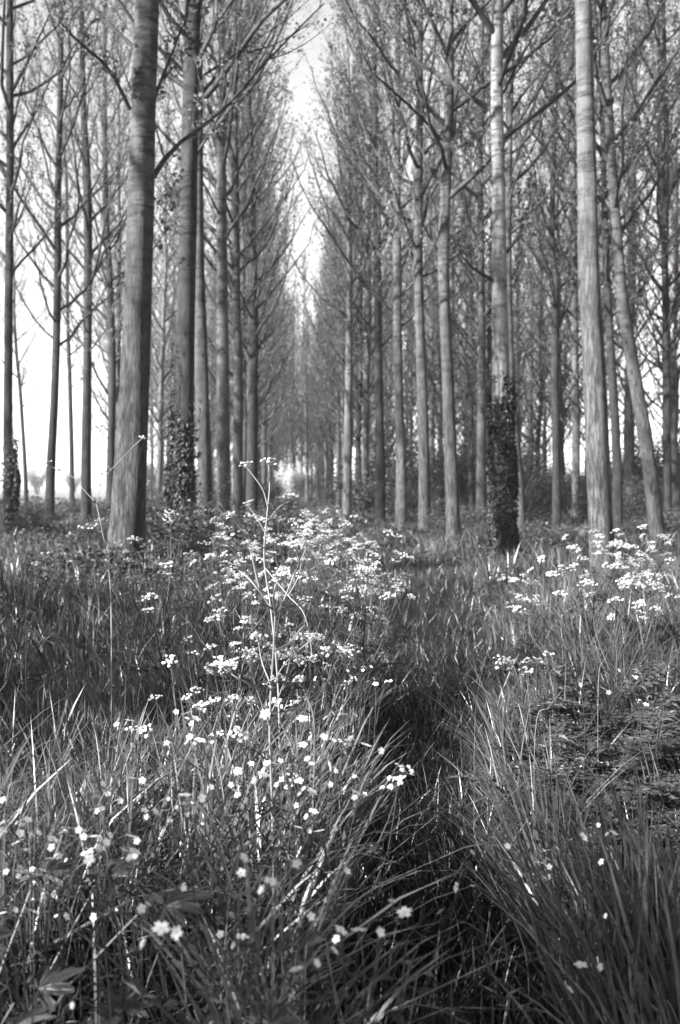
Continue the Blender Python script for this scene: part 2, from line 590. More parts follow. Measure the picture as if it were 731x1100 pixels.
def ivy_geo(tp, tr, z0, z1, count, seed, side=None, thick=0.07, size=0.06, n_low=1.0):
    g = np.random.default_rng(seed)
    mb = MB()
    z = z0 + (z1 - z0) * g.uniform(0, 1, count) ** n_low
    a = g.uniform(0, 2 * np.pi, count)
    if side is not None:
        a = side + g.normal(0, 0.95, count)
    # ragged upper edge
    top = z1 - (z1 - z0) * (0.42 * (0.5 + 0.5 * np.sin(a * 2 + seed)) + .16 * np.sin(a * 7 + 2 * seed)) * g.uniform(0.3, 1, count)
    z = np.minimum(z, top - (top - z0) * g.uniform(0, 0.3, count) * (z > top))
    od = np.stack([np.cos(a), np.sin(a), np.zeros(count)], -1)
    lump = 0.6 + 0.4 * np.sin(z * 5 + a * 2) + g.uniform(0, 0.9, count)
    c = tp(z) + od * (tr(z) + thick * 0.5 * lump)[:, None]
    c[:, 2] = z
    ax = norm(np.stack([g.normal(0, .5, count), g.normal(0, .5, count), -g.uniform(0.3, 1, count)], -1) + od * 0.5)
    kites(mb, c, ax, norm(od + g.normal(0, 0.35, (count, 3))), size * g.uniform(0.6, 1.5, count), size * g.uniform(0.7, 1.4, count), g.uniform(0, 1, count))
    keep = np.sin(z * 4.3 + a * 2.2 + seed) + np.sin(z * 9.1 - a * 3.7) * .6 + g.uniform(-1, 1, count) > -1.05
    mb = MB()
    c, ax, od = c[keep], ax[keep], od[keep]
    count = len(c)
    kites(mb, c, ax, norm(od + g.normal(0, 0.45, (count, 3))), size * g.uniform(0.6, 1.7, count), size * g.uniform(0.7, 1.5, count), g.uniform(0, 1, count))
    for q in range(7):   # stray shoots above the ragged edge
        aa = (side if side is not None else 0) + g.uniform(-3.1, 3.1) * (.4 if side is not None else 1)
        zz = np.linspace(z1 * .6, z1 * g.uniform(.95, 1.35), 26)
        aa = aa + .35 * np.sin(zz * 2.5 + q)
        o_ = np.stack([np.cos(aa), np.sin(aa), np.zeros(26)], -1)
        p_ = tp(zz) + o_ * (tr(zz) + .02)[:, None]
        p_[:, 2] = zz
        kites(mb, p_ + g.normal(0, .02, (26, 3)), o_ + rdir(26, -1, .3, g) * .8, norm(o_ + g.normal(0, .4, (26, 3))), size * g.uniform(.6, 1.2, 26), size * g.uniform(.6, 1.1, 26), g.uniform(0, 1, 26))
        tubes(mb, p_, np.full(26, .004), 4, .1)
    # climbing stems
    for q in range(5):
        zz = np.linspace(z0, z0 + (z1 - z0) * 0.7, 9)
        aa = (side if side is not None else 0) + g.uniform(-1.2, 1.2) * (1 if side is not None else 2.6) + 0.3 * np.sin(zz * 2 + q)
        o_ = np.stack([np.cos(aa), np.sin(aa), np.zeros(9)], -1)
        p_ = tp(zz) + o_ * (tr(zz) + 0.008)[:, None]
        p_[:, 2] = zz
        tubes(mb, p_, np.linspace(0.014, 0.005, 9), 5, 0.1)
    return mb


def near_tree(label, D, spine, widths, H=24, h0=6.5, seed=1, bark=None, ivy=None, extra=(), nb=40, spread=1.0, low_bare=0.25, leafy=1.0, group=None, lean_keep=0.35):
    """a poplar whose visible trunk follows pixel stations (px, py) D metres in; widths in pixels"""
    w = np.array([P(px, py, D) for px, py in spine])
    rads = np.array(widths) / FPX * D / 2
    base = w[0].copy()
    base[2] = gz(base[0], base[1]) - 0.08
    pts = [base]
    rr = [rads[0]]
    for p_, r_ in zip(w, rads):
        if p_[2] > base[2] + 0.3:
            pts.append(p_)
            rr.append(r_)
    last, prev = pts[-1], pts[-2]
    dirn = (last - prev) / max(1e-6, last[2] - prev[2])
    g = np.random.default_rng(seed)
    z = last[2]
    step = 1.6
    r_last = rr[-1]
    z_last = z
    cur = last.copy()
    while z < H:
        z += step
        f = max(0.0, 1 - (z - z_last) / 8)
        cur = cur + np.array([dirn[0] * step * f * lean_keep + g.normal(0, 0.05), dirn[1] * step * f * lean_keep + g.normal(0, 0.05), step])
        pts.append(cur.copy())
        rr.append(max(0.012, r_last * max(0.0, 1 - (z - z_last) / (H - z_last + 0.5)) ** 0.9))
    pts = np.array(pts)
    rr = np.array(rr)
    k = len(pts) * 4
    pc = curve(pts, k)
    rc = np.interp(pc[:, 2], pts[:, 2], rr)
    root = thing('poplar_tree', label, 'tree', tuple(base), group)
    pc = pc - base
    tb = trunk_mesh(pc, rc, 18, seed)
    tb.build('trunk', bark or M_BARK, root)
    tp, tr = interp_path(pc, rc)
    ex = [([np.array(P(px, py, D + dd)) - base for px, py, dd in path], rad) for path, rad in extra]
    wood, lv = crown_geo(seed + 100, tp, tr, h0, pc[-1, 2], nb=nb, spread=spread, low_bare=low_bare, leafy=leafy, extra=ex)
    cr = wood.build('crown', M_TWIG, root)
    lv.build('foliage', M_LEAF, cr)
    if ivy:
        z0, z1, cnt, side, thick = ivy
        ivy_geo(tp, tr, z0, z1, cnt, seed, side, thick, .052).build('ivy', M_IVY, root)
    return root


placed = []   # (x, y) of every poplar


def NT(label, D, spine, widths, **kw):
    r = near_tree(label, D, spine, widths, **kw)
    placed.append((r.location.x, r.location.y))
    return r


# --- left row of the avenue
NT('thick grey poplar with leafy tuft at its foot, stoutest trunk of the left row', 13.0,
   [(137, 580), (138, 560), (141, 500), (145, 400), (152, 200), (155, 120), (158, 8)], [40, 37, 34, 31, 29, 26, 25], seed=11, h0=8.2, bark=M_BARK, H=25,
   extra=[([(140, 118, 0), (118, 75, -.3), (85, 45, -.6), (66, 25, -.9)], .03), ([(160, 125, 0), (172, 90, .1), (186, 55, .3), (200, 20, .5)], .03),
          ([(165, 190, .1), (188, 158, .4), (240, 118, .8), (290, 62, 1.2), (348, 4, 1.6)], .038), ([(150, 200, .1), (172, 220, .1), (184, 235, 0), (190, 250, 0)], .008)])
NT('poplar with dark ivy climbing one side of its lower trunk', 17.5,
   [(197, 565), (197, 545), (198, 500), (199, 400), (203, 200), (205, 120), (207, 8)], [27, 25, 22, 21, 18, 17, 17], seed=12, bark=M_BARK_DARK, h0=8.0, ivy=(0.0, 2.95, 6500, math.pi * 1.12, 0.13),
   extra=[([(208, 90, 0), (235, 70, .3), (262, 58, .5), (300, 46, .8), (332, 25, 1)], .03), ([(212, 165, 0), (228, 138, -.3), (246, 100, -.6), (262, 20, -1)], .03),
          ([(198, 60, 0), (190, 45, -.2), (178, 30, -.4), (172, 5, -.6)], .025)])
NT('bare straight trunk half hidden behind the ivy sided poplar', 22.0,
   [(220, 560), (220, 500), (217, 400), (214, 300), (213, 200), (213, 8)], [17, 15, 14, 13, 12, 10], seed=13, h0=9, bark=M_BARK)
NT('lighter poplar trunk with a pale scar, third clear trunk in the left row', 27.0,
   [(240, 562), (240, 500), (240, 400), (239, 300), (238, 200), (239, 100), (238, 8)], [16, 14, 13, 12, 11, 9, 7], seed=14, h0=8, bark=M_BARK_PALE)
NT('slim poplar squeezed beside the branchy dark poplar', 32.0,
   [(256, 560), (256, 500), (256, 400), (254, 300), (253, 200), (252, 100), (254, 8)], [12, 11, 10, 9, 8, 7, 5], seed=15, h0=7, bark=M_BARK)
NT('dark branchy poplar with low limbs reaching over the avenue', 36.5,
   [(271, 560), (271, 500), (272, 400), (272, 340), (270, 200), (266, 100), (266, 8)], [14, 12, 11, 11, 9, 8, 6], seed=16, h0=5.2, bark=M_BARK_DARK, nb=52, low_bare=.4,
   extra=[([(274, 320, 0), (290, 290, 0), (306, 250, 0), (316, 200, 0)], .05), ([(276, 375, 0), (295, 355, .3), (312, 330, .5), (318, 300, .5)], .035), ([(274, 340, 0), (282, 290, -.5), (296, 250, -.8), (325, 205, -1)], .05)])

# --- second row on the left, in front of the field
NT('leftmost poplar, dark trunk cut by the picture edge with ivy at its foot', 24.5,
   [(9, 560), (9, 500), (9, 400), (10, 300), (11, 200), (11, 100), (11, 8)], [11, 10, 9, 9, 8, 8, 7], seed=21, h0=6.5, bark=M_BARK_DARK, ivy=(0.05, 2.6, 2600, 0.3, 0.18), leafy=.8,
   extra=[([(12, 100, 0), (28, 70, 0), (40, 45, 0), (55, 12, 0)], .05), ([(11, 150, 0), (24, 90, .2), (32, 55, .3)], .03)])
NT('poplar leaning slightly before the bright field', 30.0,
   [(53, 562), (55, 500), (60, 400), (62, 300), (63, 200), (65, 100), (66, 8)], [11, 10, 8, 8, 7, 6, 5], seed=22, h0=5.5, bark=M_BARK_DARK, leafy=.8, low_bare=.45)
NT('straight dark poplar between the field and the thick poplar', 34.0,
   [(93, 560), (93, 500), (94, 400), (95, 300), (94, 200), (90, 120), (88, 8)], [12, 11, 9, 9, 9, 7, 5], seed=23, h0=6, bark=M_BARK_DARK, leafy=.85, low_bare=.4)
NT('forked poplar just to the side of the thick trunk, field behind', 38.0,
   [(119, 560), (119, 500), (121, 400), (118, 300), (115, 250), (113, 180), (113, 8)], [10, 9, 8, 7, 7, 6, 4], seed=24, h0=6, bark=M_BARK_DARK, leafy=.9, low_bare=.4)
NT('thin young poplar standing alone against the white field', 46.0,
   [(29, 555), (27, 500), (22, 420), (18, 380), (16, 340)], [5, 4.5, 4, 3.4, 2.8], seed=25, h0=5, H=15, bark=M_BARK_DARK, leafy=.4, nb=24, spread=.6)
NT('thin pole like poplar between two dark trunks on the field side', 46.0,
   [(78, 552), (77, 480), (75, 400), (73, 340), (72, 200)], [6, 5, 4.5, 4, 3.5], seed=26, h0=6, H=19, bark=M_BARK_DARK, leafy=.5, nb=28, spread=.6)

# --- right row of the avenue
NT('pale smooth poplar nearest on the right with sunlit foot', 11.3,
   [(648, 620), (647, 600), (645, 560), (639, 400), (633, 300), (631, 200), (629, 120), (627, 8)], [30, 28, 26, 23.5, 21.5, 20, 19, 18], seed=31, h0=8.5, bark=M_BARK_PALE)
NT('poplar with its lower trunk wrapped in ivy and bare bark above lightened as if sunlit', 16.0,
   [(541, 600), (541, 580), (540, 500), (538, 400), (537, 300), (536, 200), (534, 100), (535, 8)], [24, 23, 21, 19, 17, 14, 13, 12], seed=32, h0=7, bark=M_BARK_SUNLIT, ivy=(0.0, 3.25, 9000, None, 0.065),
   extra=[([(544, 272, 0), (556, 255, 0), (566, 232, .2), (572, 205, .3)], .03), ([(531, 302, 0), (505, 285, -.3), (488, 262, -.5)], .03), ([(530, 120, 0), (510, 145, .2), (490, 162, .5)], .018),
          ([(541, 100, 0), (556, 70, .2), (575, 35, .4), (590, 5, .5)], .022)])
NT('slightly bowed poplar standing free left of the ivy wrapped one', 20.0,
   [(488, 590), (487, 560), (484, 480), (481, 400), (478, 330), (477, 260), (480, 180), (483, 100), (484, 8)], [17, 15, 14, 13, 12.5, 12, 11, 10, 8], seed=33, h0=7, bark=M_BARK,
   extra=[([(480, 75, 0), (462, 50, .2), (440, 15, .3), (432, -10, .3)], .03), ([(474, 150, 0), (452, 125, -.3), (425, 100, -.8), (398, 75, -1.2), (386, 45, -1.3), (383, 5, -1.4)], .032),
          ([(475, 275, 0), (458, 248, .4), (445, 210, .6), (430, 165, .7), (400, 90, .8)], .028), ([(488, 155, 0), (505, 130, 0), (525, 118, 0)], .02), ([(486, 60, 0), (498, 35, 0), (512, 2, 0)], .03)])
NT('poplar with a dark lower trunk, next behind the bowed one', 25.0,
   [(456, 575), (456, 500), (453, 400), (450, 300), (450, 200), (452, 8)], [14, 12, 11, 10, 9, 6], seed=34, h0=6.5, bark=M_BARK)
NT('poplar with a pale lit patch low on its trunk in the right row', 29.0,
   [(431, 570), (431, 500), (428, 400), (427, 300), (427, 200), (428, 8)], [13, 11, 10, 9, 8, 5], seed=35, h0=6, bark=M_BARK_PALE)
NT('dark narrow poplar, the fifth back along the right row', 33.5,
   [(409, 570), (409, 500), (407, 400), (406, 300), (404, 200), (402, 8)], [11, 10, 9, 8, 7, 4], seed=36, h0=6, bark=M_BARK_DARK)
NT('pale stemmed poplar with a bare side snag deep in the avenue', 41.0,
   [(373, 562), (374, 480), (375, 400), (376, 300), (375, 200)], [10, 9, 8, 6, 4], seed=37, h0=7, H=22, bark=M_BARK_PALE,
   extra=[([(375, 400, 0), (383, 388, 0), (390, 377, 0)], .04)])

# --- rows further to the right
NT('leaning poplar at the right edge, its trunk bending towards the avenue', 20.5,
   [(709, 600), (706, 570), (699, 510), (690, 450), (681, 400), (670, 330), (664, 260), (659, 200), (652, 90), (648, 8)], [17, 17, 15, 14.5, 13.5, 12, 11, 10.5, 9.5, 9], seed=41, h0=6.5, bark=M_BARK, lean_keep=.6,
   extra=[([(662, 225, 0), (680, 180, 0), (700, 130, 0), (722, 80, 0)], .025), ([(660, 200, 0), (690, 160, .3), (728, 95, .5)], .02), ([(656, 120, 0), (668, 70, 0), (680, 10, 0)], .025)])
NT('short leaning trunk rising beside the ivy wrapped poplar', 24.0,
   [(562, 590), (560, 560), (556, 500), (550, 420), (546, 300), (548, 150)], [12, 11, 10, 9, 8, 6], seed=42, h0=7.5, bark=M_BARK)
NT('thin forked poplar with a dark kinked stem left of the pale smooth one', 30.0,
   [(598, 575), (598, 500), (596, 400), (597, 310), (594, 270), (594, 200), (597, 110), (597, 8)], [10, 9, 8, 8, 6.5, 6, 5, 4], seed=43, h0=6, bark=M_BARK_DARK,
   extra=[([(598, 300, 0), (606, 280, 0), (614, 255, 0), (617, 220, 0)], .05)])
NT('slender trunk between the bowed poplar and the ivy wrapped one', 34.0,
   [(517, 575), (517, 500), (518, 400), (517, 300), (516, 150)], [11, 10, 9, 8, 6], seed=44, h0=6.5, bark=M_BARK)
NT('dark trunk close behind the pale smooth poplar', 27.0,
   [(664, 580), (663, 500), (658, 400), (652, 300), (648, 150)], [11, 10, 9, 8, 6], seed=45, h0=6, bark=M_BARK_DARK)
NT('upright dark poplar at the far right edge behind the leaning one', 30.0,
   [(717, 575), (717, 500), (716, 400), (715, 300), (716, 150)], [10, 9, 8, 7, 6], seed=46, h0=5.5, bark=M_BARK_DARK)
NT('straight grey poplar with sky behind, between forked and pale poplars', 37.0,
   [(619, 570), (619, 480), (618, 400), (617, 300), (616, 150)], [9, 9, 8, 7, 5], seed=47, h0=6, bark=M_BARK_PALE)

# --- shared poplars for the deep rows
def proto_tree(seed, H, r, bark, h0, nb=46, spread=1.0, leafy=1.0):
    g = np.random.default_rng(seed)
    k = 16
    z = np.linspace(-0.1, H, k)
    bend = np.cumsum(g.normal(0, 0.045, (k, 2)), axis=0)
    bend -= bend[0]
    pts = np.concatenate([bend, z[:, None]], 1)
    rad = np.maximum(0.012, r * (1 - np.clip(z / H, 0, 1)) ** 0.85 * (1 + 0.1 * np.exp(-z)))
    pc = curve(pts, 36)
    rc = np.interp(pc[:, 2], pts[:, 2], rad)
    root = thing('poplar_tree', 'poplar', 'tree')
    trunk_mesh(pc, rc, 10, seed).build('trunk', bark, root)
    tp, tr = interp_path(pc, rc)
    wood, lv = crown_geo(seed + 500, tp, tr, h0, H, nb=nb, spread=spread, leafy=leafy, ter=5, per=7, leaf=0.078, low_bare=.12)
    cr = wood.build('crown', M_TWIG, root)
    lv.build('foliage', M_LEAF, cr)
    return root


protos = [proto_tree(61, 24, 0.17, M_BARK, 3.2, 54), proto_tree(62, 25, 0.19, M_BARK_PALE, 4.0, 52), proto_tree(63, 22, 0.15, M_BARK_DARK, 2.6, 52),
          proto_tree(64, 26, 0.2, M_BARK, 4.5, 54), proto_tree(65, 21, 0.14, M_BARK_DARK, 2.4, 50), proto_tree(66, 25, 0.17, M_BARK_PALE, 3.2, 54)]
protos.append(proto_tree(67, 25, 0.19, M_BARK, 8.5, 40))  # high crown shaped for the unseen shade poplars
used_proto = [False] * len(protos)


def place_tree(x, y, label, group, vi=None):
    vi = int(rng.integers(len(protos) - 1)) if vi is None else vi
    rz, sc = rng.uniform(0, 6.28), rng.uniform(0.9, 1.08)
    loc = (x, y, float(gz(x, y)))
    if not used_proto[vi]:
        used_proto[vi] = True
        o = protos[vi]
        o.location, o.rotation_euler, o.scale = loc, (0, 0, rz), (sc,) * 3
        o['label'], o['group'] = label, group
    else:
        o = copy_thing(protos[vi], loc, rz, sc, label, group, (rng.normal(0, .012), rng.normal(0, .012)))
    placed.append((x, y))
    return o


rows = [
    # x, y range, spacing, label, group, chance, needs gap to earlier trees
    (-2.15, 41, 150, 4.6, 'narrow poplar far along the left side of the avenue, merging with its row', 'far poplars of the left avenue row', 1, 3.0),
    (3.45, 45.5, 150, 4.6, 'narrow poplar far along the right side of the avenue, merging with its row', 'far poplars of the right avenue row', 1, 3.0),
    (-7.5, 42, 130, 4.8, 'poplar deep in the second row left of the avenue', 'deep poplars of the second left row', .95, 3.0),
    (-12.8, 72, 130, 6, 'distant slim poplar of the outer left row against the sky', 'distant poplars of the outer left row', .8, 3.0),
    (8.6, 28, 120, 4.8, 'poplar in the second row right of the avenue, seen between nearer trunks', 'poplars of the second right row', 1, 3.0),
    (13.9, 36, 110, 4.8, 'poplar standing in the third row right of the avenue', 'poplars of the third right row', 1, 3.0),
    (19.1, 50, 110, 5, 'poplar in the wood beyond the third row on the right', 'poplars of the inner right wood', 1, 3.0),
    (24.3, 63, 115, 5.2, 'distant poplar in the farthest rows on the right', 'distant poplars of the right wood', .6, 3.0),
]
for (x0, y0, y1, sp, lab, grp, ch, gap) in rows:
    y = y0
    while y < y1:
        x, yy = x0 + rng.normal(0, 0.22), y + rng.normal(0, 0.35)
        if rng.uniform() < ch and all((x - a) ** 2 + (yy - b) ** 2 > gap ** 2 for a, b in placed):
            place_tree(x, yy, lab, grp)
        y += sp * (1 if y < 90 else 1.25)

for x, y in [(1.3, 92), (.1, 99), (-.7, 109), (-1, 118), (.3, 126), (1.7, 121), (.9, 135), (2.3, 131), (-.2, 144), (1.3, 150)]:
    place_tree(x, y, 'far poplar closing the end of the avenue', 'far poplars closing the avenue')
# unseen poplars added beside and behind the camera to cast the long shadows
for x, y, vi in [(-2.6, 3.6, 6), (-12.8, 6, 6), (-7.6, -3.8, None), (-7.4, -8, None), (-2.2, -6.5, None), (-12.6, -7.2, None), (-12.5, -12, None), (-7.5, -12, None),
                 (3.4, -4, 6), (-17.5, -10.5, None), (-10.3, -5.6, None), (-18, 22, None), (-13, 25, None), (-18, -18, None), (-23, 14, None)]:
    place_tree(x, y, 'unseen poplar added to cast shade', 'unseen shade casting poplars', vi)

# ------------------------------------------------------------------ bushes
def bush_proto(seed, r=1.0, h=1.4, n=2600, leaf=0.06, mat=None, cat='bush', name='bush'):
    g = np.random.default_rng(seed)
    root = thing(name, name, cat)
    st, lv = MB(), MB()
    ns = 16
    a = g.uniform(0, 6.28, ns)
    e = np.stack([np.cos(a) * r * g.uniform(.3, 1, ns), np.sin(a) * r * g.uniform(.3, 1, ns), h * g.uniform(.5, 1, ns)], -1)
    t = np.linspace(0, 1, 6)[None, :, None]
    p0 = np.stack([np.cos(a), np.sin(a), np.zeros(ns)], -1)[:, None] * 0.08
    pts = p0 + (e[:, None] - p0) * t + np.sin(t * 3.1) * np.array([0, 0, .15 * h])
    tubes(st, pts, np.linspace(.02, .004, 6)[None] * g.uniform(.6, 1.2, (ns, 1)), 5, 0.3)
    st.build('stem', M_TWIG, root)
    ti = g.integers(0, ns, n)
    f = g.uniform(0.2, 1.05, n)
    base = p0[ti, 0] + (e[ti] - p0[ti, 0]) * f[:, None] + np.sin(f * 3.1)[:, None] * np.array([0, 0, .15 * h])
    c = base + g.normal(0, 0.13 * r, (n, 3))
    c[:, 2] = np.abs(c[:, 2]) + 0.02
    kites(lv, c, rdir(n, -.6, .5, g), rdir(n, .2, 1, g), leaf * g.uniform(.6, 1.4, n), leaf * g.uniform(.5, 1, n), g.uniform(0, 1, n))
    lv.build('foliage', mat or M_BUSH, root)
    return root


bp = [bush_proto(71, 1.0, 1.1, 3200, .06), bush_proto(72, 1.3, 2.0, 4200, .07), bush_proto(73, .7, .55, 1800, .055)]
bfirst = [True] * 3


def bush(px, D, vi, sc, label, group=None):
    p = P(px, 525, D)
    loc = (p[0], p[1], float(gz(p[0], p[1])) - .03)
    if bfirst[vi]:
        bfirst[vi] = False
        o = bp[vi]
        o.location, o.rotation_euler, o.scale = loc, (0, 0, rng.uniform(0, 6)), (sc,) * 3
        o['label'] = label
        if group: o['group'] = group
    else:
        o = copy_thing(bp[vi], loc, rng.uniform(0, 6), sc, label, group)
    return o


bush(578, 33, 1, .95, 'dark rounded bush behind the ivy wrapped poplar')
bush(560, 39, 1, .8, 'dark bush half hidden by the short leaning trunk')
bush(632, 36, 1, .85, 'dark bush showing left of the pale smooth trunk')
bush(672, 33, 1, .8, 'low dark bush in shade right of the pale smooth trunk')
bush(22, 27, 0, 1.0, 'dark mound of leaves at the foot of the leftmost poplar')
bush(140, 12.6, 2, .42, 'leafy tuft growing against the foot of the thick grey poplar')
bush(172, 15.5, 0, .45, 'dark bramble between the thick poplar and the ivy sided one')
bush(262, 21, 0, .6, 'dark bramble mound under the left row, behind the flower drift')
bush(290, 25, 0, .6, 'bramble mound on the left verge deep in the avenue')
bush(228, 16.5, 2, .8, 'low bramble at the foot of the ivy sided poplar')
bush(122, 11.9, 2, .75, 'bramble hiding the near side of the foot of the thick grey poplar')
bush(158, 11.6, 2, .7, 'small bramble just right of the thick trunk, in front of its foot')
for x, y, vi, sc in [(-4.9, 3.2, 1, 1.6), (-6.4, 6.2, 1, 1.85), (-3.2, -1.3, 1, 1.55)]:  # unseen bushes, added to lay shadow bands over the meadow
    o = bush(365, 5, vi, sc, 'unseen bush added to shade the meadow', 'unseen shading bushes')
    o.location = (x, y, float(gz(x, y)) - .03)
for px, D, sc in [(318, 128, 1.6), (300, 135, 1.5), (334, 132, 1.7), (346, 120, 1.5), (326, 150, 1.8), (308, 150, 2.0)]:
    bush(px, D, 1, sc, 'far dark bush closing the floor of the avenue', 'far bushes closing the avenue')
bush(100, 11.5, 2, .8, 'low bramble spreading before the thick grey poplar')
bush(175, 11, 2, .7, 'flat bramble patch right of the thick grey poplar')
for px, D, sc in [(420, 24, .6), (470, 26, .6), (505, 30, .7), (385, 28, .6), (448, 34, .7), (530, 22, .45), (690, 26, .6), (610, 24, .5), (400, 36, .7), (352, 30, .55), (590, 19, .45), (480, 38, .7)]:
    bush(px, D, int(rng.integers(0, 2)) * 2, sc, 'low dark bramble on the shaded floor between the right hand poplars', 'brambles under the right hand poplars')
for q in range(34):
    D = rng.uniform(11.5, 25)
    px = rng.uniform(10, 300)
    p = P(px, 525, D)
    if path_dist(p[0], p[1]) > 1.2 and all((p[0] - a) ** 2 + (p[1] - b) ** 2 > .25 for a, b in placed):
        bush(px, D, 2 if D < 16 else int(rng.integers(0, 2)) * 2, rng.uniform(.7, 1.15) * (1 if D < 16 else .9), 'low leafy bramble clump on the floor around the left hand trunks', 'bramble clumps around the left hand trunks')
for q in range(30):
    D = rng.uniform(12.5, 26)
    px = rng.uniform(425, 735)
    p = P(px, 525, D)
    if path_dist(p[0], p[1]) > 1.2 and all((p[0] - a) ** 2 + (p[1] - b) ** 2 > .25 for a, b in placed):
        bush(px, D, 2 if D < 16 else int(rng.integers(0, 2)) * 2, rng.uniform(.5, .85) * (1 if D < 16 else .9), 'low leafy bramble clump on the floor around the right hand trunks', 'bramble clumps around the right hand trunks')
for px, D, sc in [(30, 9.5, .55), (75, 8.8, .5), (120, 9.4, .6), (165, 9.0, .5), (205, 10, .55), (50, 10.8, .7), (100, 10.4, .65), (150, 10.6, .65), (235, 11.5, .6)]:
    bush(px, D, 2, sc, 'flat dark bramble in the shade between the meadow and the left hand trunks', 'flat brambles before the left hand trunks')
for px, D, sc in [(60, 36, .7), (110, 38, .8), (160, 34, .8), (85, 44, .8), (35, 42, .6)]:
    bush(px, D, 0, sc, 'low dark bramble along the shaded edge of the field', 'brambles along the field edge')
for q in range(64):
    D = rng.uniform(42, 112)
    px = rng.uniform(345, 760)
    p = P(px, 525, D)
    if all((p[0] - a) ** 2 + (p[1] - b) ** 2 > .8 for a, b in placed):
        bush(px, D, int(rng.integers(0, 2)), rng.uniform(1.3, 2.1), 'dark understorey bush far back in the right hand wood', 'understorey bushes far back on the right')
for q in range(16):
    D = rng.uniform(50, 110)
    px = rng.uniform(150, 298)
    bush(px, D, int(rng.integers(0, 2)), rng.uniform(1.0, 1.6), 'dark understorey bush far back behind the left row', 'understorey bushes far back on the left')
haw = bush_proto(74, 0.95, 2.9, 6000, .07, M_HAW, 'bush', 'hawthorn_bush')
p = P(312, 525, 64)
haw.location = (p[0], p[1], 0)
haw['label'] = 'blossoming hawthorn bush paled for sunlight closing the far end of the avenue'
for q, (px, D, s_, lab) in enumerate([(40, 210, 2.9, 'small rounded tree far out across the field'), (79, 230, 2.6, 'small tree far off behind the thin pole like poplar'), (170, 200, 3.2, 'far tree at the field edge between the two big left trunks')]):
    bush(px, D, 1, s_, lab)['category'] = 'tree'

# ------------------------------------------------------------------ grass (one mass nobody could count)
def blades(mb, x, y, h, w, la, lean, tint, droop=0.0, turn=None):
    n = len(x)
    t = np.array([0, .3, .6, .84, 1.0])
    wt = np.array([.75, 1.0, .85, .5, 0])
    z0 = gz(x, y) - 0.01
    ld = np.stack([np.cos(la), np.sin(la), np.zeros(n)], -1)
    sa = la + np.pi / 2 + (rng.uniform(-1.2, 1.2, n) if turn is None else turn)
    sd = np.stack([np.cos(sa), np.sin(sa), np.zeros(n)], -1)
    horiz = h[:, None] * lean[:, None] * t ** 1.9
    zz = h[:, None] * (t - (0.32 * np.minimum(lean, 1.5) ** 2 + droop)[:, None] * t ** 3 * 0.8)
    c = np.stack([x, y, z0], -1)[:, None] + ld[:, None] * horiz[..., None] + UP * zz[..., None]
    hw = (w[:, None] * wt[None] * .5)[..., None]
    Lf = c + sd[:, None] * hw
    Rt = c - sd[:, None] * hw
    V = np.concatenate([np.stack([Lf[:, :4], Rt[:, :4]], 2).reshape(n, 8, 3), c[:, 4:5]], 1)
    b = (np.arange(n) * 9)[:, None]
    quads = np.concatenate([b + np.array([[2 * i_, 2 * i_ + 1, 2 * i_ + 3, 2 * i_ + 2]]) for i_ in range(3)])
    tris = b + np.array([[6, 7, 8]])
    mb.add(V, [quads, tris], np.repeat(tint, 9), 0, True)


def region(D0, D1, density, margin=0.10):
    """random points of the ground in view between depths D0 and D1"""
    lo, hi = -0.345 - margin, 0.345 + margin
    area = (hi - lo) * (D1 ** 2 - D0 ** 2) / 2
    n = int(area * density)
    D = np.sqrt(rng.uniform(D0 ** 2, D1 ** 2, n))
    u = rng.uniform(lo, hi, n)
    p = CAM + D[:, None] * (FWD + u[:, None] * RGT)
    return p[:, 0], p[:, 1], D, 365.5 + u * FPX


def patch(x, y, s, ph):
    return 0.5 + 0.25 * np.sin(x * s + ph) * np.cos(y * s * .8 - ph) + 0.25 * np.sin(x * s * 1.9 - y * s * 1.3 + 2 * ph)


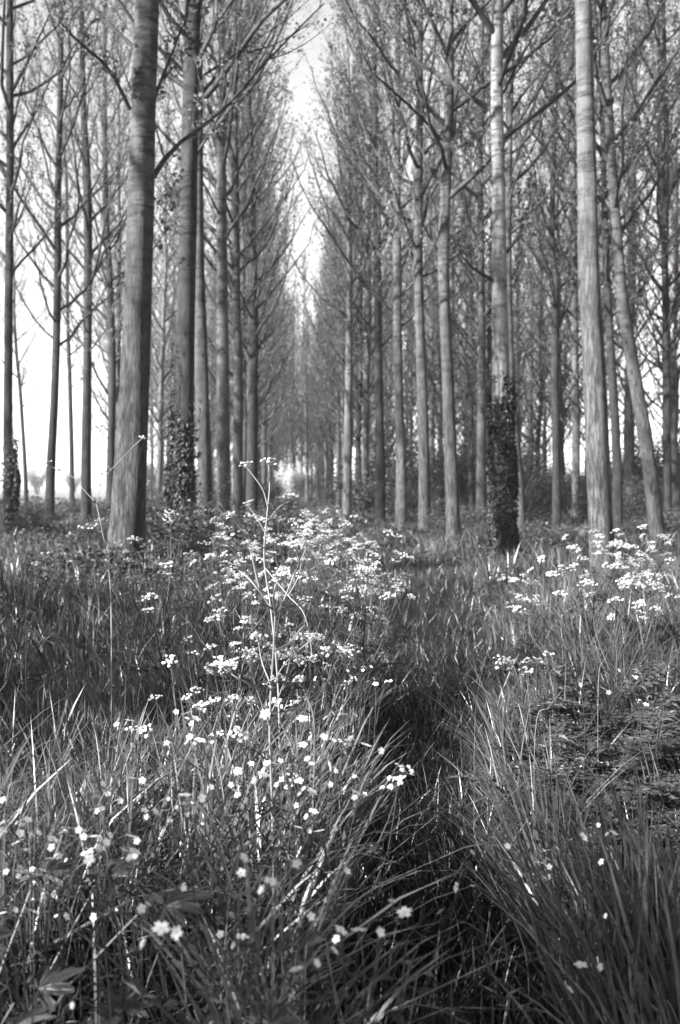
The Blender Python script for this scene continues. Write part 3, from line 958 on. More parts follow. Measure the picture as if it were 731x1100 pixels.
mbg = MB()
for (D0, D1, tufts, per, hs, ws) in [(0.75, 3.0, 280, 12, 1.0, .9), (3.0, 6.0, 230, 12, 1.0, 1.0), (6.0, 11.0, 80, 11, .95, 1.5), (11, 20, 22, 10, .85, 2.4), (20, 45, 5, 9, .75, 4.5)]:
    tx, ty, tD, tpx = region(D0, D1, tufts)
    pd = path_dist(tx, ty)
    keep = (rng.uniform(0, 1, len(tx)) < np.clip(0.35 + pd / 0.7, 0, 1))
    keep &= (rng.uniform(0, 1, len(tx)) < np.clip((patch(tx, ty, 1.1, 2.0) + .35), .25, 1))
    keep &= ~((tD < 2.25) & (tpx < 215) & (rng.uniform(0, 1, len(tx)) < .93)) & ~((tD < 1.75) & (tpx < 190)) & ~((tD < 1.95) & (tpx > 230) & (tpx < 425) & (rng.uniform(0, 1, len(tx)) < .8))
    keep &= ~((tD > 2.9) & (tD < 4.7) & (tpx > 585) & (rng.uniform(0, 1, len(tx)) < .75))
    tx, ty, tD, tpx, pd = tx[keep], ty[keep], tD[keep], tpx[keep], pd[keep]
    nt_ = len(tx)
    th = 0.46 * hs * (0.65 + 0.6 * patch(tx, ty, 1.7, 1.0)) * rng.uniform(.75, 1.25, nt_) * np.clip(.22 + (pd - .30) / .75, .22, 1)
    tla = rng.uniform(0, 6.28, nt_) * 1.0
    broad = (rng.uniform(0, 1, nt_) < np.where((tpx < 420) & (tD < 4.5), .5, .2)) & (pd > .7)
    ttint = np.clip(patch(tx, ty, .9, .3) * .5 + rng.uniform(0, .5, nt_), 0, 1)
    idx = np.repeat(np.arange(nt_), per)
    n = len(idx)
    a = rng.uniform(0, 6.28, n)
    rr_ = rng.uniform(0, .055, n) * np.where(D0 > 5, 1.8, 1)
    bx, by = tx[idx] + np.cos(a) * rr_, ty[idx] + np.sin(a) * rr_
    gl = np.array([-.25, .1])   # wind-laid lean
    vx = np.cos(a) * .6 + np.cos(tla[idx]) * .5 + gl[0]
    vy = np.sin(a) * .6 + np.sin(tla[idx]) * .5 + gl[1]
    la = np.arctan2(vy, vx)
    lean = np.abs(rng.normal(.42, .36, n)) + np.where(broad[idx], .28, 0)
    hh = th[idx] * rng.uniform(.5, 1.25, n)
    ww = np.where(broad[idx], rng.uniform(.008, .0155, n), rng.uniform(.0035, .0085, n)) * ws
    blades(mbg, bx, by, hh, ww, la, lean, np.clip(ttint[idx] + rng.normal(0, .18, n), 0, 1), np.where(rng.uniform(0, 1, n) < .4, rng.uniform(.1, .55, n), 0))
# short turf worn down along the path, tinted dark to stand for shade
tx, ty, tD, tpx = region(0.8, 22, 240)
px_ = np.interp(ty, PATH_Y, PATH_X)
tx = px_ + rng.normal(0, .22, len(tx))
blades(mbg, tx, ty, rng.uniform(.12, .30, len(tx)), rng.uniform(.0025, .005, len(tx)) * (1 + tD * .05), rng.uniform(0, 6.28, len(tx)), rng.uniform(.2, 1, len(tx)), rng.uniform(.0, .22, len(tx)))
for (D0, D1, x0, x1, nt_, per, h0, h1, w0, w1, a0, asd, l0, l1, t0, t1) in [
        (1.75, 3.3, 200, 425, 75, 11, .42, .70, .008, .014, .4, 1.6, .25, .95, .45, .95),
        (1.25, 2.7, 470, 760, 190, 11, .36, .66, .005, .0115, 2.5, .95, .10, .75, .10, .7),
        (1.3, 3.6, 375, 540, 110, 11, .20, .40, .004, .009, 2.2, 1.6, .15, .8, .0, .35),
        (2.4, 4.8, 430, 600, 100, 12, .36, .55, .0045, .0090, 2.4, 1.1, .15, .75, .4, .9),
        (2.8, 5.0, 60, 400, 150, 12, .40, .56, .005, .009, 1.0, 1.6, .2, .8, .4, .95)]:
    D = np.sqrt(rng.uniform(D0 ** 2, D1 ** 2, nt_))
    u = (rng.uniform(x0, x1, nt_) - 365.5) / FPX
    p = CAM + D[:, None] * (FWD + u[:, None] * RGT)
    k_ = path_dist(p[:, 0], p[:, 1]) > (.3 if x0 != 375 else .0)
    p = p[k_]
    idx = np.repeat(np.arange(len(p)), per)
    n = len(idx)
    a = rng.uniform(0, 6.28, n)
    r_ = rng.uniform(0, .05, n)
    ta = rng.normal(a0, asd, len(p))
    tt = rng.uniform(t0, t1, len(p))
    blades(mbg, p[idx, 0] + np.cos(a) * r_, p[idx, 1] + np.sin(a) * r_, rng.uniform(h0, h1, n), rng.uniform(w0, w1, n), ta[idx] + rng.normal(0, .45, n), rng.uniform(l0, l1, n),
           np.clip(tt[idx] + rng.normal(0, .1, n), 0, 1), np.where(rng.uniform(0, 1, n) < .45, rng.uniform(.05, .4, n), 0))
# last year's bleached blades lying through the sward
tx, ty, tD, tpx = region(1.9, 9, 12)
n = len(tx)
blades(mbg, tx, ty, rng.uniform(.15, .45, n), rng.uniform(.003, .006, n) * (1 + tD * .05), rng.uniform(0, 6.28, n), rng.uniform(.6, 1.8, n), np.full(n, .95), rng.uniform(0, .4, n))
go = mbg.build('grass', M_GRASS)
tag(go, 'long meadow grass covering the floor of the avenue', 'grass', kind='stuff')

# ground cover leaves between the grass and under the trees
mbu = MB()
for (D0, D1, dens, sz, zt) in [(0.8, 4, 420, .035, .14), (4, 9, 220, .05, .2), (9, 20, 110, .075, .3), (20, 50, 22, .13, .38), (50, 120, 2.2, .28, .45)]:
    x, y, D, ppx = region(D0, D1, dens)
    keep = (path_dist(x, y) > .48) & (rng.uniform(0, 1, len(x)) < np.clip(patch(x, y, 1.3, 4.0) * 1.5 - .15, .08, 1))
    x, y = x[keep], y[keep]
    n = len(x)
    z = gz(x, y) + zt * rng.uniform(0.05, 1, n) * (.3 + .9 * patch(x, y, 2.3, 1.4))
    kites(mbu, np.stack([x, y, z], -1), rdir(n, -.5, .35), rdir(n, .35, 1), sz * rng.uniform(.6, 1.5, n), sz * rng.uniform(.4, 1, n), rng.uniform(0, 1, n))
uo = mbu.build('undergrowth', M_UNDER)
tag(uo, 'low leafy undergrowth spreading between the grass and the trunks', 'undergrowth', kind='stuff')

# ------------------------------------------------------------------ cow parsley
def umbel(stem, fl, c, axis, r, g, nu=9, nf=8, fs=.0042):
    axis = norm(np.asarray(axis, float))
    ref = np.array([1.0, 0, 0]) if abs(axis[0]) < .8 else np.array([0, 1.0, 0])
    A = norm(np.cross(axis, ref))
    B = np.cross(axis, A)
    k = np.arange(nu)
    rad = r * np.sqrt((k + .6) / nu) * g.uniform(.85, 1.1, nu)
    a = k * 2.39996 + g.uniform(0, 6)
    tip = c + axis * (r * .85 + .12 * r * g.normal(0, 1, nu) - .42 * rad ** 2 / r)[:, None] + rad[:, None] * (np.cos(a)[:, None] * A + np.sin(a)[:, None] * B)
    mid = c + (tip - c) * .5 + axis * r * .06
    tubes(stem, np.stack([np.broadcast_to(c, tip.shape), mid, tip], 1), np.full((nu, 3), .0007) * np.array([1.3, 1, .8]), 3, .8)
    nn = nu * nf
    ti = np.repeat(np.arange(nu), nf)
    ur = r * .21
    off = rdir(nn, .0, 1, g)
    fc = tip[ti] + (off[:, :1] * A + off[:, 1:2] * B) * ur * g.uniform(.3, 1, (nn, 1)) + axis * (off[:, 2:3] * ur * .8)
    no = norm(axis + .5 * (off[:, :1] * A + off[:, 1:2] * B) + g.normal(0, .25, (nn, 3)))
    fa = norm(np.cross(no, rdir(nn, -1, 1, g)))
    fb = np.cross(no, fa)
    ang = np.arange(5) * 2 * np.pi / 5
    rr = fs * g.uniform(.75, 1.3, nn)
    V = fc[:, None] + rr[:, None, None] * (np.cos(ang)[None, :, None] * fa[:, None] + np.sin(ang)[None, :, None] * fb[:, None])
    fl.add(V, (np.arange(nn) * 5)[:, None] + np.arange(5), np.repeat(g.uniform(.3, 1, nn), 5))


def frond(mb, base, d, L, g, pairs=8, w=.42, tint=.5):
    """a divided feathery leaf"""
    d = norm(np.asarray(d, float))
    side = norm(np.cross(d, UP))
    t = np.linspace(0, 1, 7)[:, None]
    rach = base + d * L * t + UP * (L * .18 * np.sin(t * 2.6) - L * .18 * t ** 2)
    tubes(mb, rach, np.linspace(.0022, .0008, 7), 4, tint)
    C, AX, LL = [], [], []
    for i_ in range(pairs):
        f = .25 + .75 * (i_ + .5) / pairs
        j = min(int(f * 6), 5)
        p_ = rach[j] + (rach[j + 1] - rach[j]) * (f * 6 - j)
        for s in (-1, 1):
            pl = L * w * (1.1 - f) * g.uniform(.8, 1.15)
            pd_ = norm(side * s + d * .55 + UP * g.normal(0, .15))
            for q in range(5):
                pq = p_ + pd_ * pl * (q + .4) / 5
                for s2 in (-1, 1):
                    C.append(pq)
                    AX.append(norm(pd_ * .7 + s2 * np.cross(pd_, UP) * .8 + UP * g.normal(0, .12)))
                    LL.append(pl * .34 * (1.15 - q / 6))
    C, AX, LL = np.array(C), np.array(AX), np.array(LL)
    n = len(C)
    kites(mb, C, AX, np.array([0, 0, 1.0]) + g.normal(0, .25, (n, 3)), LL, LL * .5, np.clip(tint + g.normal(0, .15, n), 0, 1))


def parsley_proto(seed, H, heads=9, detailed=False, umb=.03, fs=.0042, leaves=8):
    g = np.random.default_rng(seed)
    root = thing('cow_parsley', 'cow parsley', 'flower')
    st, lv = MB(), MB()
    fl = MB()
    fls = []
    k = 8
    z = np.linspace(0, H * .62, k)
    main = np.stack([np.cumsum(g.normal(0, .008, k)), np.cumsum(g.normal(0, .008, k)), z], -1)
    main[0, :2] = 0
    tubes(st, main, np.linspace(.0048, .003, k), 6, .5)
    for q in range(heads):
        i0 = int(g.integers(3, k))
        a = q * 2.4 + g.uniform(-.4, .4)
        top = H * g.uniform(.80, 1.0) if q else H
        s0 = main[i0]
        reach = (top - s0[2]) * g.uniform(.25, .62)
        e = np.array([s0[0] + np.cos(a) * reach, s0[1] + np.sin(a) * reach, top - umb])
        m_ = s0 + (e - s0) * .55 + np.array([np.cos(a), np.sin(a), 0]) * reach * .12 + g.normal(0, .01, 3)
        c_ = curve([s0, m_, e], 6)
        tubes(st, c_, np.linspace(.0026, .0014, 6), 5, .6)
        ax = norm(c_[-1] - c_[-2]) * .45 + UP * .7 + g.normal(0, .3, 3)
        f_ = MB() if detailed else fl
        umbel(st, f_, c_[-1], ax, umb * g.uniform(.75, 1.25), g, nu=int(g.integers(7, 12)), nf=8, fs=fs)
        if detailed: fls.append(f_)
    for q in range(leaves):
        a = g.uniform(0, 6.28)
        zz = H * g.uniform(.03, .62)
        j = np.interp(zz, z, np.arange(k))
        b_ = main[int(j)]
        frond(lv, b_, [np.cos(a), np.sin(a), g.uniform(.2, .7)], H * g.uniform(.18, .32), g, 6, .45, g.uniform(.2, .8))
    s = st.build('stem', M_WEED, root)
    lv.build('leaves', M_WEED, root)
    if detailed:
        for f_ in fls:
            f_.build('flower_head', M_PETAL, root)
    else:
        fl.build('blossom', M_PETAL, root)
    return root


cp = {}
for kind, det in (('near', True), ('mid', False)):
    cp[kind] = [(H, parsley_proto(200 + i_ + 50 * det, H, hd, det, .028 if det else .034, .0042 if det else .0050)) for i_, (H, hd) in enumerate([(.55, 7), (.75, 9), (.95, 10), (1.2, 9), (.7, 6), (.9, 8)])]
cp_used = {}


def parsley(px, py, D, label, group=None):
    top = CAM_Z + (HORIZON - py) / FPX * D
    p_ = P(px, 525, D)
    gz_ = float(gz(p_[0], p_[1]))
    want = max(.3, top - gz_)
    kind = 'near' if D < 4.6 else 'mid'
    opts = sorted(range(len(cp[kind])), key=lambda i_: abs(cp[kind][i_][0] - want) + rng.uniform(0, .22))
    H, pr = cp[kind][opts[0]]
    loc = (p_[0], p_[1], gz_ - .01)
    sc = want / H
    key = (kind, opts[0])
    if key not in cp_used:
        cp_used[key] = 1
        pr.location, pr.rotation_euler, pr.scale = loc, (rng.normal(0, .05), rng.normal(0, .05), rng.uniform(0, 6.28)), (sc,) * 3
        pr['label'] = label
        if group: pr['group'] = group
        return pr
    return copy_thing(pr, loc, rng.uniform(0, 6.28), sc, label, group, (rng.normal(0, .06), rng.normal(0, .06)))


def parsley_zone(n, x0, x1, y0, y1, D0, D1, label, group):
    for _ in range(n):
        D = rng.uniform(D0, D1)
        px, py = rng.uniform(x0, x1), rng.uniform(y0, y1)
        p_ = P(px, 525, D)
        if path_dist(p_[0], p_[1]) < .6:
            continue
        parsley(px, py, D, label, group)


def drift(n, near, far, D0, D1, z0, z1, label, group):
    for _ in range(n):
        D = rng.uniform(D0, D1)
        f = (D - D0) / (D1 - D0)
        px = rng.uniform(near[0] + (far[0] - near[0]) * f, near[1] + (far[1] - near[1]) * f)
        z = rng.uniform(z0, z1)
        p_ = P(px, 525, D)
        if path_dist(p_[0], p_[1]) < .33:
            continue
        parsley(px, HORIZON + (CAM_Z - z - float(gz(p_[0], p_[1]))) / D * FPX, D, label, group)


drift(22, (225, 365), (235, 400), 3.9, 11, .55, 1.15, 'white cow parsley in the dense sunlit drift left of the path', 'cow parsley in the central drift')
drift(16, (320, 410), (350, 445), 4.2, 9, .5, 1.0, 'white cow parsley at the path edge of the sunlit drift', 'cow parsley along the path edge')
drift(15, (560, 735), (520, 735), 4.2, 11, .4, .95, 'white cow parsley scattered through the sunlit grass right of the path', 'cow parsley right of the path')
parsley_zone(9, 290, 400, 540, 585, 9, 16, 'distant white cow parsley deep in the avenue beyond the drift', 'cow parsley deep in the avenue')
parsley_zone(8, 655, 728, 565, 612, 8.5, 12, 'white cow parsley clustered by the foot of the pale smooth poplar', 'cow parsley by the pale poplar')
parsley_zone(7, 470, 560, 600, 650, 7, 11, 'sparse white cow parsley on the right bank of the path', 'cow parsley on the right bank')
parsley_zone(12, 235, 350, 655, 740, 2.9, 4.2, 'short white cow parsley in the sun below the tall central stem', 'short cow parsley below the tall stem')
parsley_zone(9, 300, 385, 700, 800, 2.6, 3.4, 'short white cow parsley in the bright grass beside the path', 'short cow parsley beside the path')
for px, py, D, lab in [(192, 547, 5.2, 'cow parsley with open white heads just right of the thick grey poplar'), (212, 600, 4.6, 'cow parsley heads in front of the bramble patch'),
                       (216, 648, 4.2, 'single cow parsley head low against the shaded grass'), (185, 712, 3.4, 'cow parsley with small round white heads in the left hand shade'),
                       (255, 590, 4.4, 'cow parsley with dense bright heads left of the tall stem'), (262, 598, 4.2, 'cow parsley crowded with heads just left of the fork of the tall stem'),
                       (360, 770, 2.5, 'cow parsley leaning beside the dark curved stem'), (10, 585, 4.5, 'cow parsley cut by the left picture edge'),
                       (640, 568, 9.8, 'cow parsley head touching the pale smooth trunk')]:
    parsley(px, py, D, lab)


def custom_parsley(label, D, stems, heads, r=.0035, fronds=()):
    """a cow parsley whose stems follow pixel stations (px, py, depth offset)"""
    g = np.random.default_rng(int(D * 1000))
    px0, py0, _ = stems[0][0]
    b = P(px0, py0, D)
    base = np.array([b[0], b[1], float(gz(b[0], b[1]))])
    root = thing('cow_parsley', label, 'flower', tuple(base))
    st, lv = MB(), MB()
    for i_, path in enumerate(stems):
        pts = [P(px, py, D + dd) - base for px, py, dd in path]
        if i_ == 0:
            pts = [np.array([pts[0][0], pts[0][1], -.02])] + pts
        k = 4 * len(pts)
        tubes(st, curve(pts, k), np.linspace(r, r * .75, k) * (1 if i_ == 0 else .62), 7, .55)
    for fx_, fy_, dx, dz, L in fronds:
        frond(lv, P(fx_, fy_, D) - base, [dx, -.2, dz], L, g, 6, .45, .3)
    st.build('stem', M_STEM, root)
    if fronds:
        lv.build('leaves', M_WEED, root)
    rays = MB()
    for px, py, dd, rr, tx_ in heads:
        f_, s_ = MB(), MB()
        umbel(s_, f_, P(px, py, D + dd) - base, [tx_, g.normal(0, .15), 1], rr, g, nu=int(g.integers(6, 10)), nf=8, fs=.0040)
        h_ = f_.build('flower_head', M_PETAL, root)
        s_.build('stalk', M_STEM, h_)
    return root


custom_parsley('tall forked cow parsley stem standing in the middle of the meadow', 2.9,
    [[(293, 880, 0), (290, 780, 0), (294, 700, 0), (296, 661, 0)], [(296, 661, 0), (280, 636, 0), (262, 610, -.05), (246, 584, -.1)], [(296, 661, 0), (305, 645, .05), (316, 618, .1), (329, 590, .12)],
     [(294, 700, 0), (312, 690, .1), (328, 672, .15), (336, 690, .18)], [(296, 661, 0), (294, 640, -.08), (299, 622, -.1)], [(290, 780, 0), (276, 740, -.05), (268, 712, -.1)], [(290, 770, 0), (305, 735, -.05), (312, 708, -.05)],
     [(280, 636, 0), (268, 622, .04), (256, 612, .06)], [(280, 636, 0), (274, 612, .0), (270, 592, .0)], [(262, 610, -.05), (244, 606, -.1), (230, 604, -.12)],
     [(316, 618, .1), (322, 604, .05), (318, 590, .02)], [(316, 618, .1), (334, 612, .1), (344, 606, .12)], [(291, 740, 0), (305, 715, .05), (322, 698, .1), (332, 690, .1)],
     [(291, 735, 0), (282, 712, .05), (278, 690, .06)], [(312, 690, .1), (318, 704, .1), (322, 716, .1)], [(276, 740, -.05), (258, 730, -.1), (246, 722, -.1)]],
    [(246, 584, -.1, .035, -.3), (329, 590, .12, .03, .2), (336, 690, .18, .025, .2), (299, 622, -.1, .02, 0), (268, 712, -.1, .03, -.2), (312, 708, -.05, .03, .1), (256, 612, .06, .03, -.2), (270, 592, 0, .034, 0), (230, 604, -.12, .026, -.4), (318, 590, .02, .026, 0), (344, 606, .12, .028, .3),
     (332, 690, .1, .03, .2), (278, 690, .06, .03, 0), (322, 716, .1, .022, .2), (246, 722, -.1, .028, -.3)], .0040,
    [(296, 655, -.6, .05, .1), (296, 660, .5, .2, .09), (290, 770, .7, .1, .14), (291, 820, -.6, .3, .16)])
custom_parsley('cow parsley topped by flat white heads level with the horizon', 3.5,
    [[(300, 760, 0), (292, 660, 0), (284, 600, 0), (288, 545, 0)], [(288, 545, 0), (282, 525, 0), (266, 503, 0)], [(288, 545, 0), (290, 520, .05), (289, 500, .05)], [(288, 545, 0), (305, 553, .05), (330, 580, .1), (340, 600, .1)],
     [(285, 610, 0), (310, 640, -.05), (328, 662, -.1), (337, 712, -.1)], [(286, 590, 0), (268, 578, -.1), (250, 556, -.15)], [(288, 560, 0), (300, 545, .05), (312, 538, .08)], [(287, 575, 0), (276, 556, 0), (268, 545, 0)], [(310, 640, -.05), (320, 622, 0), (324, 606, 0)]],
    [(266, 503, 0, .028, -.2), (289, 500, .05, .032, 0), (340, 600, .1, .025, .4), (250, 556, -.15, .02, -.4), (337, 712, -.1, .02, .2), (312, 538, .08, .03, .2), (268, 545, 0, .026, -.2), (324, 606, 0, .03, .1)], .0038)
custom_parsley('lone dark stemmed cow parsley silhouetted before the thick grey poplar', 4.3,
    [[(120, 680, 0), (118, 620, 0), (112, 580, 0), (104, 541, 0)], [(104, 541, 0), (92, 528, 0), (78, 512, 0), (64, 506, 0), (54, 500, 0)], [(104, 541, 0), (108, 520, 0), (109, 490, 0), (107, 464, 0)],
     [(104, 541, 0), (111, 515, .05), (128, 496, .1), (143, 480, .15), (152, 472, .15)], [(109, 510, 0), (114, 500, -.05), (120, 505, -.05)]],
    [(54, 500, 0, .02, -.6), (107, 464, 0, .028, 0), (152, 472, .15, .018, .5), (64, 506, 0, .012, 0)], .003, [(104, 540, -.7, .1, .06), (109, 510, .8, .2, .06)])
custom_parsley('cow parsley with one flat white head on a slanting double stem at far left', 4.6,
    [[(79, 690, 0), (72, 650, 0), (58, 612, 0), (50, 602, 0)], [(72, 655, 0), (66, 640, .1), (60, 628, .1), (48, 622, .1)]],
    [(50, 602, 0, .044, -.3), (48, 626, .1, .014, -.5)], .0028)
custom_parsley('forked pale flower stem at the left edge of the meadow', 4.4,
    [[(28, 680, 0), (29, 630, 0)], [(29, 630, 0), (18, 612, 0), (6, 595, 0)], [(29, 630, 0), (37, 612, 0), (43, 600, 0)]], [(43, 600, 0, .015, .2)], .003)
custom_parsley('cow parsley with a dark curved stem arching right of centre', 2.7,
    [[(336, 900, 0), (338, 820, 0), (337, 770, 0), (326, 740, 0)], [(326, 740, 0), (316, 732, 0), (300, 735, 0)]], [(300, 735, 0, .025, -.4), (322, 736, 0, .02, 0)], .003, [(326, 740, -.7, .1, .12)])

# ------------------------------------------------------------------ small white stitchwort flowers
def star_flower(mb, c, nrm, r, g):
    nrm = norm(np.asarray(nrm, float))
    A = norm(np.cross(nrm, [.3, .9, .2]))
    B = np.cross(nrm, A)
    a0 = g.uniform(0, 6)
    for q in range(5):
        for s in (-.2, .2):
            a = a0 + q * 2 * np.pi / 5 + s
            ax = np.cos(a) * A + np.sin(a) * B + nrm * .22
            kites(mb, c[None], ax[None], nrm[None], r, r * .55, g.uniform(.4, 1), fold=.1)


def flower_eye(mb, c, nrm, r):
    nrm = norm(np.asarray(nrm, float))
    A = norm(np.cross(nrm, [.3, .9, .2]))
    B = np.cross(nrm, A)
    a = np.arange(6) * np.pi / 3
    V = c + nrm * r * .16 + r * .2 * (np.cos(a)[:, None] * A + np.sin(a)[:, None] * B)
    mb.add(V, np.arange(6)[None], -.6)


def stitch_proto(seed, H, nfl, r=.0072):
    g = np.random.default_rng(seed)
    root = thing('stitchwort', 'stitchwort', 'flower')
    st, lv = MB(), MB()
    k = 6
    lean = g.normal(0, .12, 2)
    z = np.linspace(-.02, H * .75, k)
    zc = np.clip(z, 0, None) / H
    main = np.stack([lean[0] * zc ** 1.5 * H, lean[1] * zc ** 1.5 * H, z], -1)
    tubes(st, main, np.full(k, .0011), 4, .5)
    for q in range(4):
        j = int(g.integers(1, k))
        a = g.uniform(0, 6.28)
        for s in (0, np.pi):
            d = np.array([np.cos(a + s), np.sin(a + s), .5])
            kites(lv, main[j][None], d[None], np.array([[0, 0, 1.0]]), .035, .005, .3)
    for q in range(nfl):
        a = g.uniform(0, 6.28)
        e = main[-1] + np.array([np.cos(a) * .045, np.sin(a) * .045, 0]) * g.uniform(.4, 1.2) + UP * H * .25 * g.uniform(.5, 1)
        c_ = curve([main[-1 - (q % 2)], (main[-1] + e) / 2 + UP * .008, e], 5)
        tubes(st, c_, np.full(5, .0008), 3, .5)
        f_ = MB()
        fn = [g.normal(0, .7), g.normal(-.3, .6), .8]
        fr = r * g.uniform(.65, 1.25)
        star_flower(f_, e, fn, fr, g)
        flower_eye(f_, e, fn, fr)
        f_.build('flower', M_STAR, root)
    st.build('stem', M_WEED, root)
    lv.build('leaves', M_WEED, root)
    return root


sps = [(.36, stitch_proto(301, .36, 2)), (.45, stitch_proto(302, .45, 1)), (.3, stitch_proto(303, .3, 2)), (.52, stitch_proto(304, .52, 2)), (.4, stitch_proto(305, .4, 1)), (.6, stitch_proto(306, .6, 3, .0095))]
sp_used = set()


def stitch(px, py, D, label, group=None):
    p_ = P(px, 525, D)
    g0 = float(gz(p_[0], p_[1]))
    want = min(.95, max(.22, CAM_Z + (HORIZON - py) / FPX * D - g0))
    i_ = min(range(6), key=lambda q: abs(sps[q][0] - want) + rng.uniform(0, .15))
    H, pr = sps[i_]
    sc = want / H
    loc = (p_[0], p_[1], g0)
    if i_ not in sp_used:
        sp_used.add(i_)
        pr.location, pr.rotation_euler, pr.scale = loc, (0, 0, rng.uniform(0, 6.28) * 0), (sc,) * 3
        pr['label'] = label
        if group: pr['group'] = group
        return pr
    return copy_thing(pr, loc, rng.normal(0, 1.1), sc, label, group, (rng.normal(0, .16), rng.normal(0, .16)))


def stitch_zone(n, x0, x1, y0, y1, D0, D1, label, group):
    for _ in range(n):
        stitch(rng.uniform(x0, x1), rng.uniform(y0, y1), rng.uniform(D0, D1), label, group)


stitch_zone(42, 12, 165, 830, 940, 1.7, 2.3, 'small starry white flowers in the dark grass at lower left', 'starry flowers at lower left')
stitch_zone(40, 150, 405, 720, 860, 2.0, 2.8, 'small starry white flowers in the sunlit grass below the tall stem', 'starry flowers in the sunlit grass')
stitch_zone(12, 255, 405, 860, 950, 1.5, 1.9, 'small starry white flower low among tall blades in the lower middle', 'starry flowers in the lower middle')
stitch_zone(9, 570, 670, 860, 920, 1.9, 2.3, 'small white flower cluster in the shaded grass at lower right', 'starry flowers at lower right')
stitch_zone(6, 385, 410, 695, 725, 3.4, 4.2, 'tiny white flowers at the left lip of the path', 'starry flowers at the path lip')
stitch_zone(5, 600, 640, 690, 850, 2.6, 3.8, 'lone small white flower in the rough grass on the right', 'lone flowers on the right')
for px, py, D, lab in [(90, 1045, 1.45, 'bunch of white flowers standing out in the bottom corner'), (62, 1062, 1.5, 'white flower low beside the bottom corner bunch'), (68, 1028, 1.6, 'white flower just above the bottom corner bunch'),
                       (18, 1052, 1.5, 'white flower in the extreme bottom corner'), (205, 1056, .95, 'blurred white flower close to the lens at the bottom'), (165, 1075, .98, 'faint blurred white flower at the bottom edge'),
                       (225, 1080, 1.3, 'white flower cut by the bottom edge'), (648, 866, 2.3, 'flat white flower head apart in the right hand grass'), (700, 1085, 1.25, 'pale blurred flower in the bottom right corner')]:
    stitch(px, py, D, lab)

# ------------------------------------------------------------------ leafy weeds, ferns and dry stalks
def lobed_leaf(mb, base, d, L, g, lobes=7, tint=.4):
    """broad palmate leaf with toothed lobes"""
    d = norm(np.asarray(d, float))
    side = norm(np.cross(d, UP))
    up = np.cross(side, d)
    c0 = base + d * L * .35
    nA = lobes * 10 + 1
    A = np.linspace(-2.3, 2.3, nA)
    ph = (A / 4.6 + .5) * lobes
    lobe = np.abs(np.sin(ph * np.pi)) ** .8
    tooth = (np.arange(nA) % 2) * .10
    R1 = L * .66 * (.42 + .58 * lobe - tooth) * (1 - .16 * np.abs(A)) * g.uniform(.93, 1.05, nA)
    dirs = d * np.cos(A)[:, None] + side * np.sin(A)[:, None]
    wav = .10 * np.cos(ph * 2 * np.pi)
    rings = []
    for f in (.33, .66, 1.0):
        rr = R1 * f if f > .5 else L * .66 * .3 * np.ones(nA)
        z = -up * (rr ** 2 / L * .18)[:, None] + up * (wav * rr * (1.2 if f < 1 else .6))[:, None] + up * g.normal(0, .012 * L, (nA, 1))
        rings.append(c0 + dirs * rr[:, None] + z)
    V = np.concatenate([c0[None]] + rings)
    k = np.arange(nA - 1)
    F3 = np.stack([np.zeros(nA - 1, int), 1 + k, 2 + k], -1)
    F4 = np.concatenate([np.stack([1 + q * nA + k, 1 + (q + 1) * nA + k, 2 + (q + 1) * nA + k, 2 + q * nA + k], -1) for q in (0, 1)])
    vein = np.tile(np.where(np.abs(ph % 1 - .5) < .06, .35, 0), 3)
    mb.add(V, [F3, F4], np.clip(np.concatenate([[tint]], 0).repeat(len(V)) + np.concatenate([[.3], vein]) + g.normal(0, .07, len(V)), 0, 1), 0, False)


def weed_proto(seed, H, nl, L, kind):
    g = np.random.default_rng(seed)
    name = {'lobed': 'broadleaf_weed', 'nettle': 'nettle_plant', 'fern': 'fern'}[kind]
    root = thing(name, name, 'plant')
    st, lv = MB(), MB()
    if kind == 'nettle':
        for s in range(3):
            a = g.uniform(0, 6.28)
            top = np.array([np.cos(a) * .1, np.sin(a) * .1, H * g.uniform(.75, 1)])
            c_ = curve([[0, 0, -.02], top * .5 + g.normal(0, .01, 3), top], 10)
            sm = MB()
            tubes(sm, c_, np.linspace(.003, .0015, 10), 5, .3)
            sm.build('stem', M_STEM, root)
            for q in range(9):
                f = .25 + .75 * q / 8
                p_ = c_[int(f * 9)]
                for s2 in (0, np.pi):
                    b_ = q * 1.57 + s2
                    dd = np.array([np.cos(b_), np.sin(b_), .25])
                    ll = L * (1.1 - .65 * f) * g.uniform(.8, 1.1)
                    kites(lv, (p_ + dd * .012)[None], dd[None], np.array([[0, 0, 1.0]]) + g.normal(0, .2, (1, 3)), ll, ll * .55, g.uniform(.2, .8))
    else:
        for q in range(nl):
            a = q * 2.4 + g.uniform(-.4, .4)
            el = g.uniform(.5, 1.3)
            rr = H * g.uniform(.35, .9) / max(.6, el)
            e = np.array([np.cos(a) * rr * .8, np.sin(a) * rr * .8, H * g.uniform(.45, 1)])
            if kind == 'lobed':
                c_ = curve([[0, 0, -.02], e * np.array([.4, .4, .65]), e], 7)
                tubes(st, c_, np.linspace(.003, .0018, 7), 5, .5)
                lobed_leaf(lv, e, [np.cos(a), np.sin(a), g.uniform(-.15, .3)], L * g.uniform(.7, 1.2), g, tint=g.uniform(.2, .7))
            else:
                tubes(st, curve([[0, 0, -.02], [np.cos(a) * .03, np.sin(a) * .03, H * .35]], 5), np.full(5, .002), 5, .3)
                frond(lv, np.array([np.cos(a) * .03, np.sin(a) * .03, H * .35]), [np.cos(a), np.sin(a), g.uniform(.15, .6)], L * g.uniform(.8, 1.2), g, 13, .40, g.uniform(.4, .9))
    if kind != 'nettle':
        st.build('stem', M_STEM, root)
    lv.build('leaves', M_WEED, root)
    return root


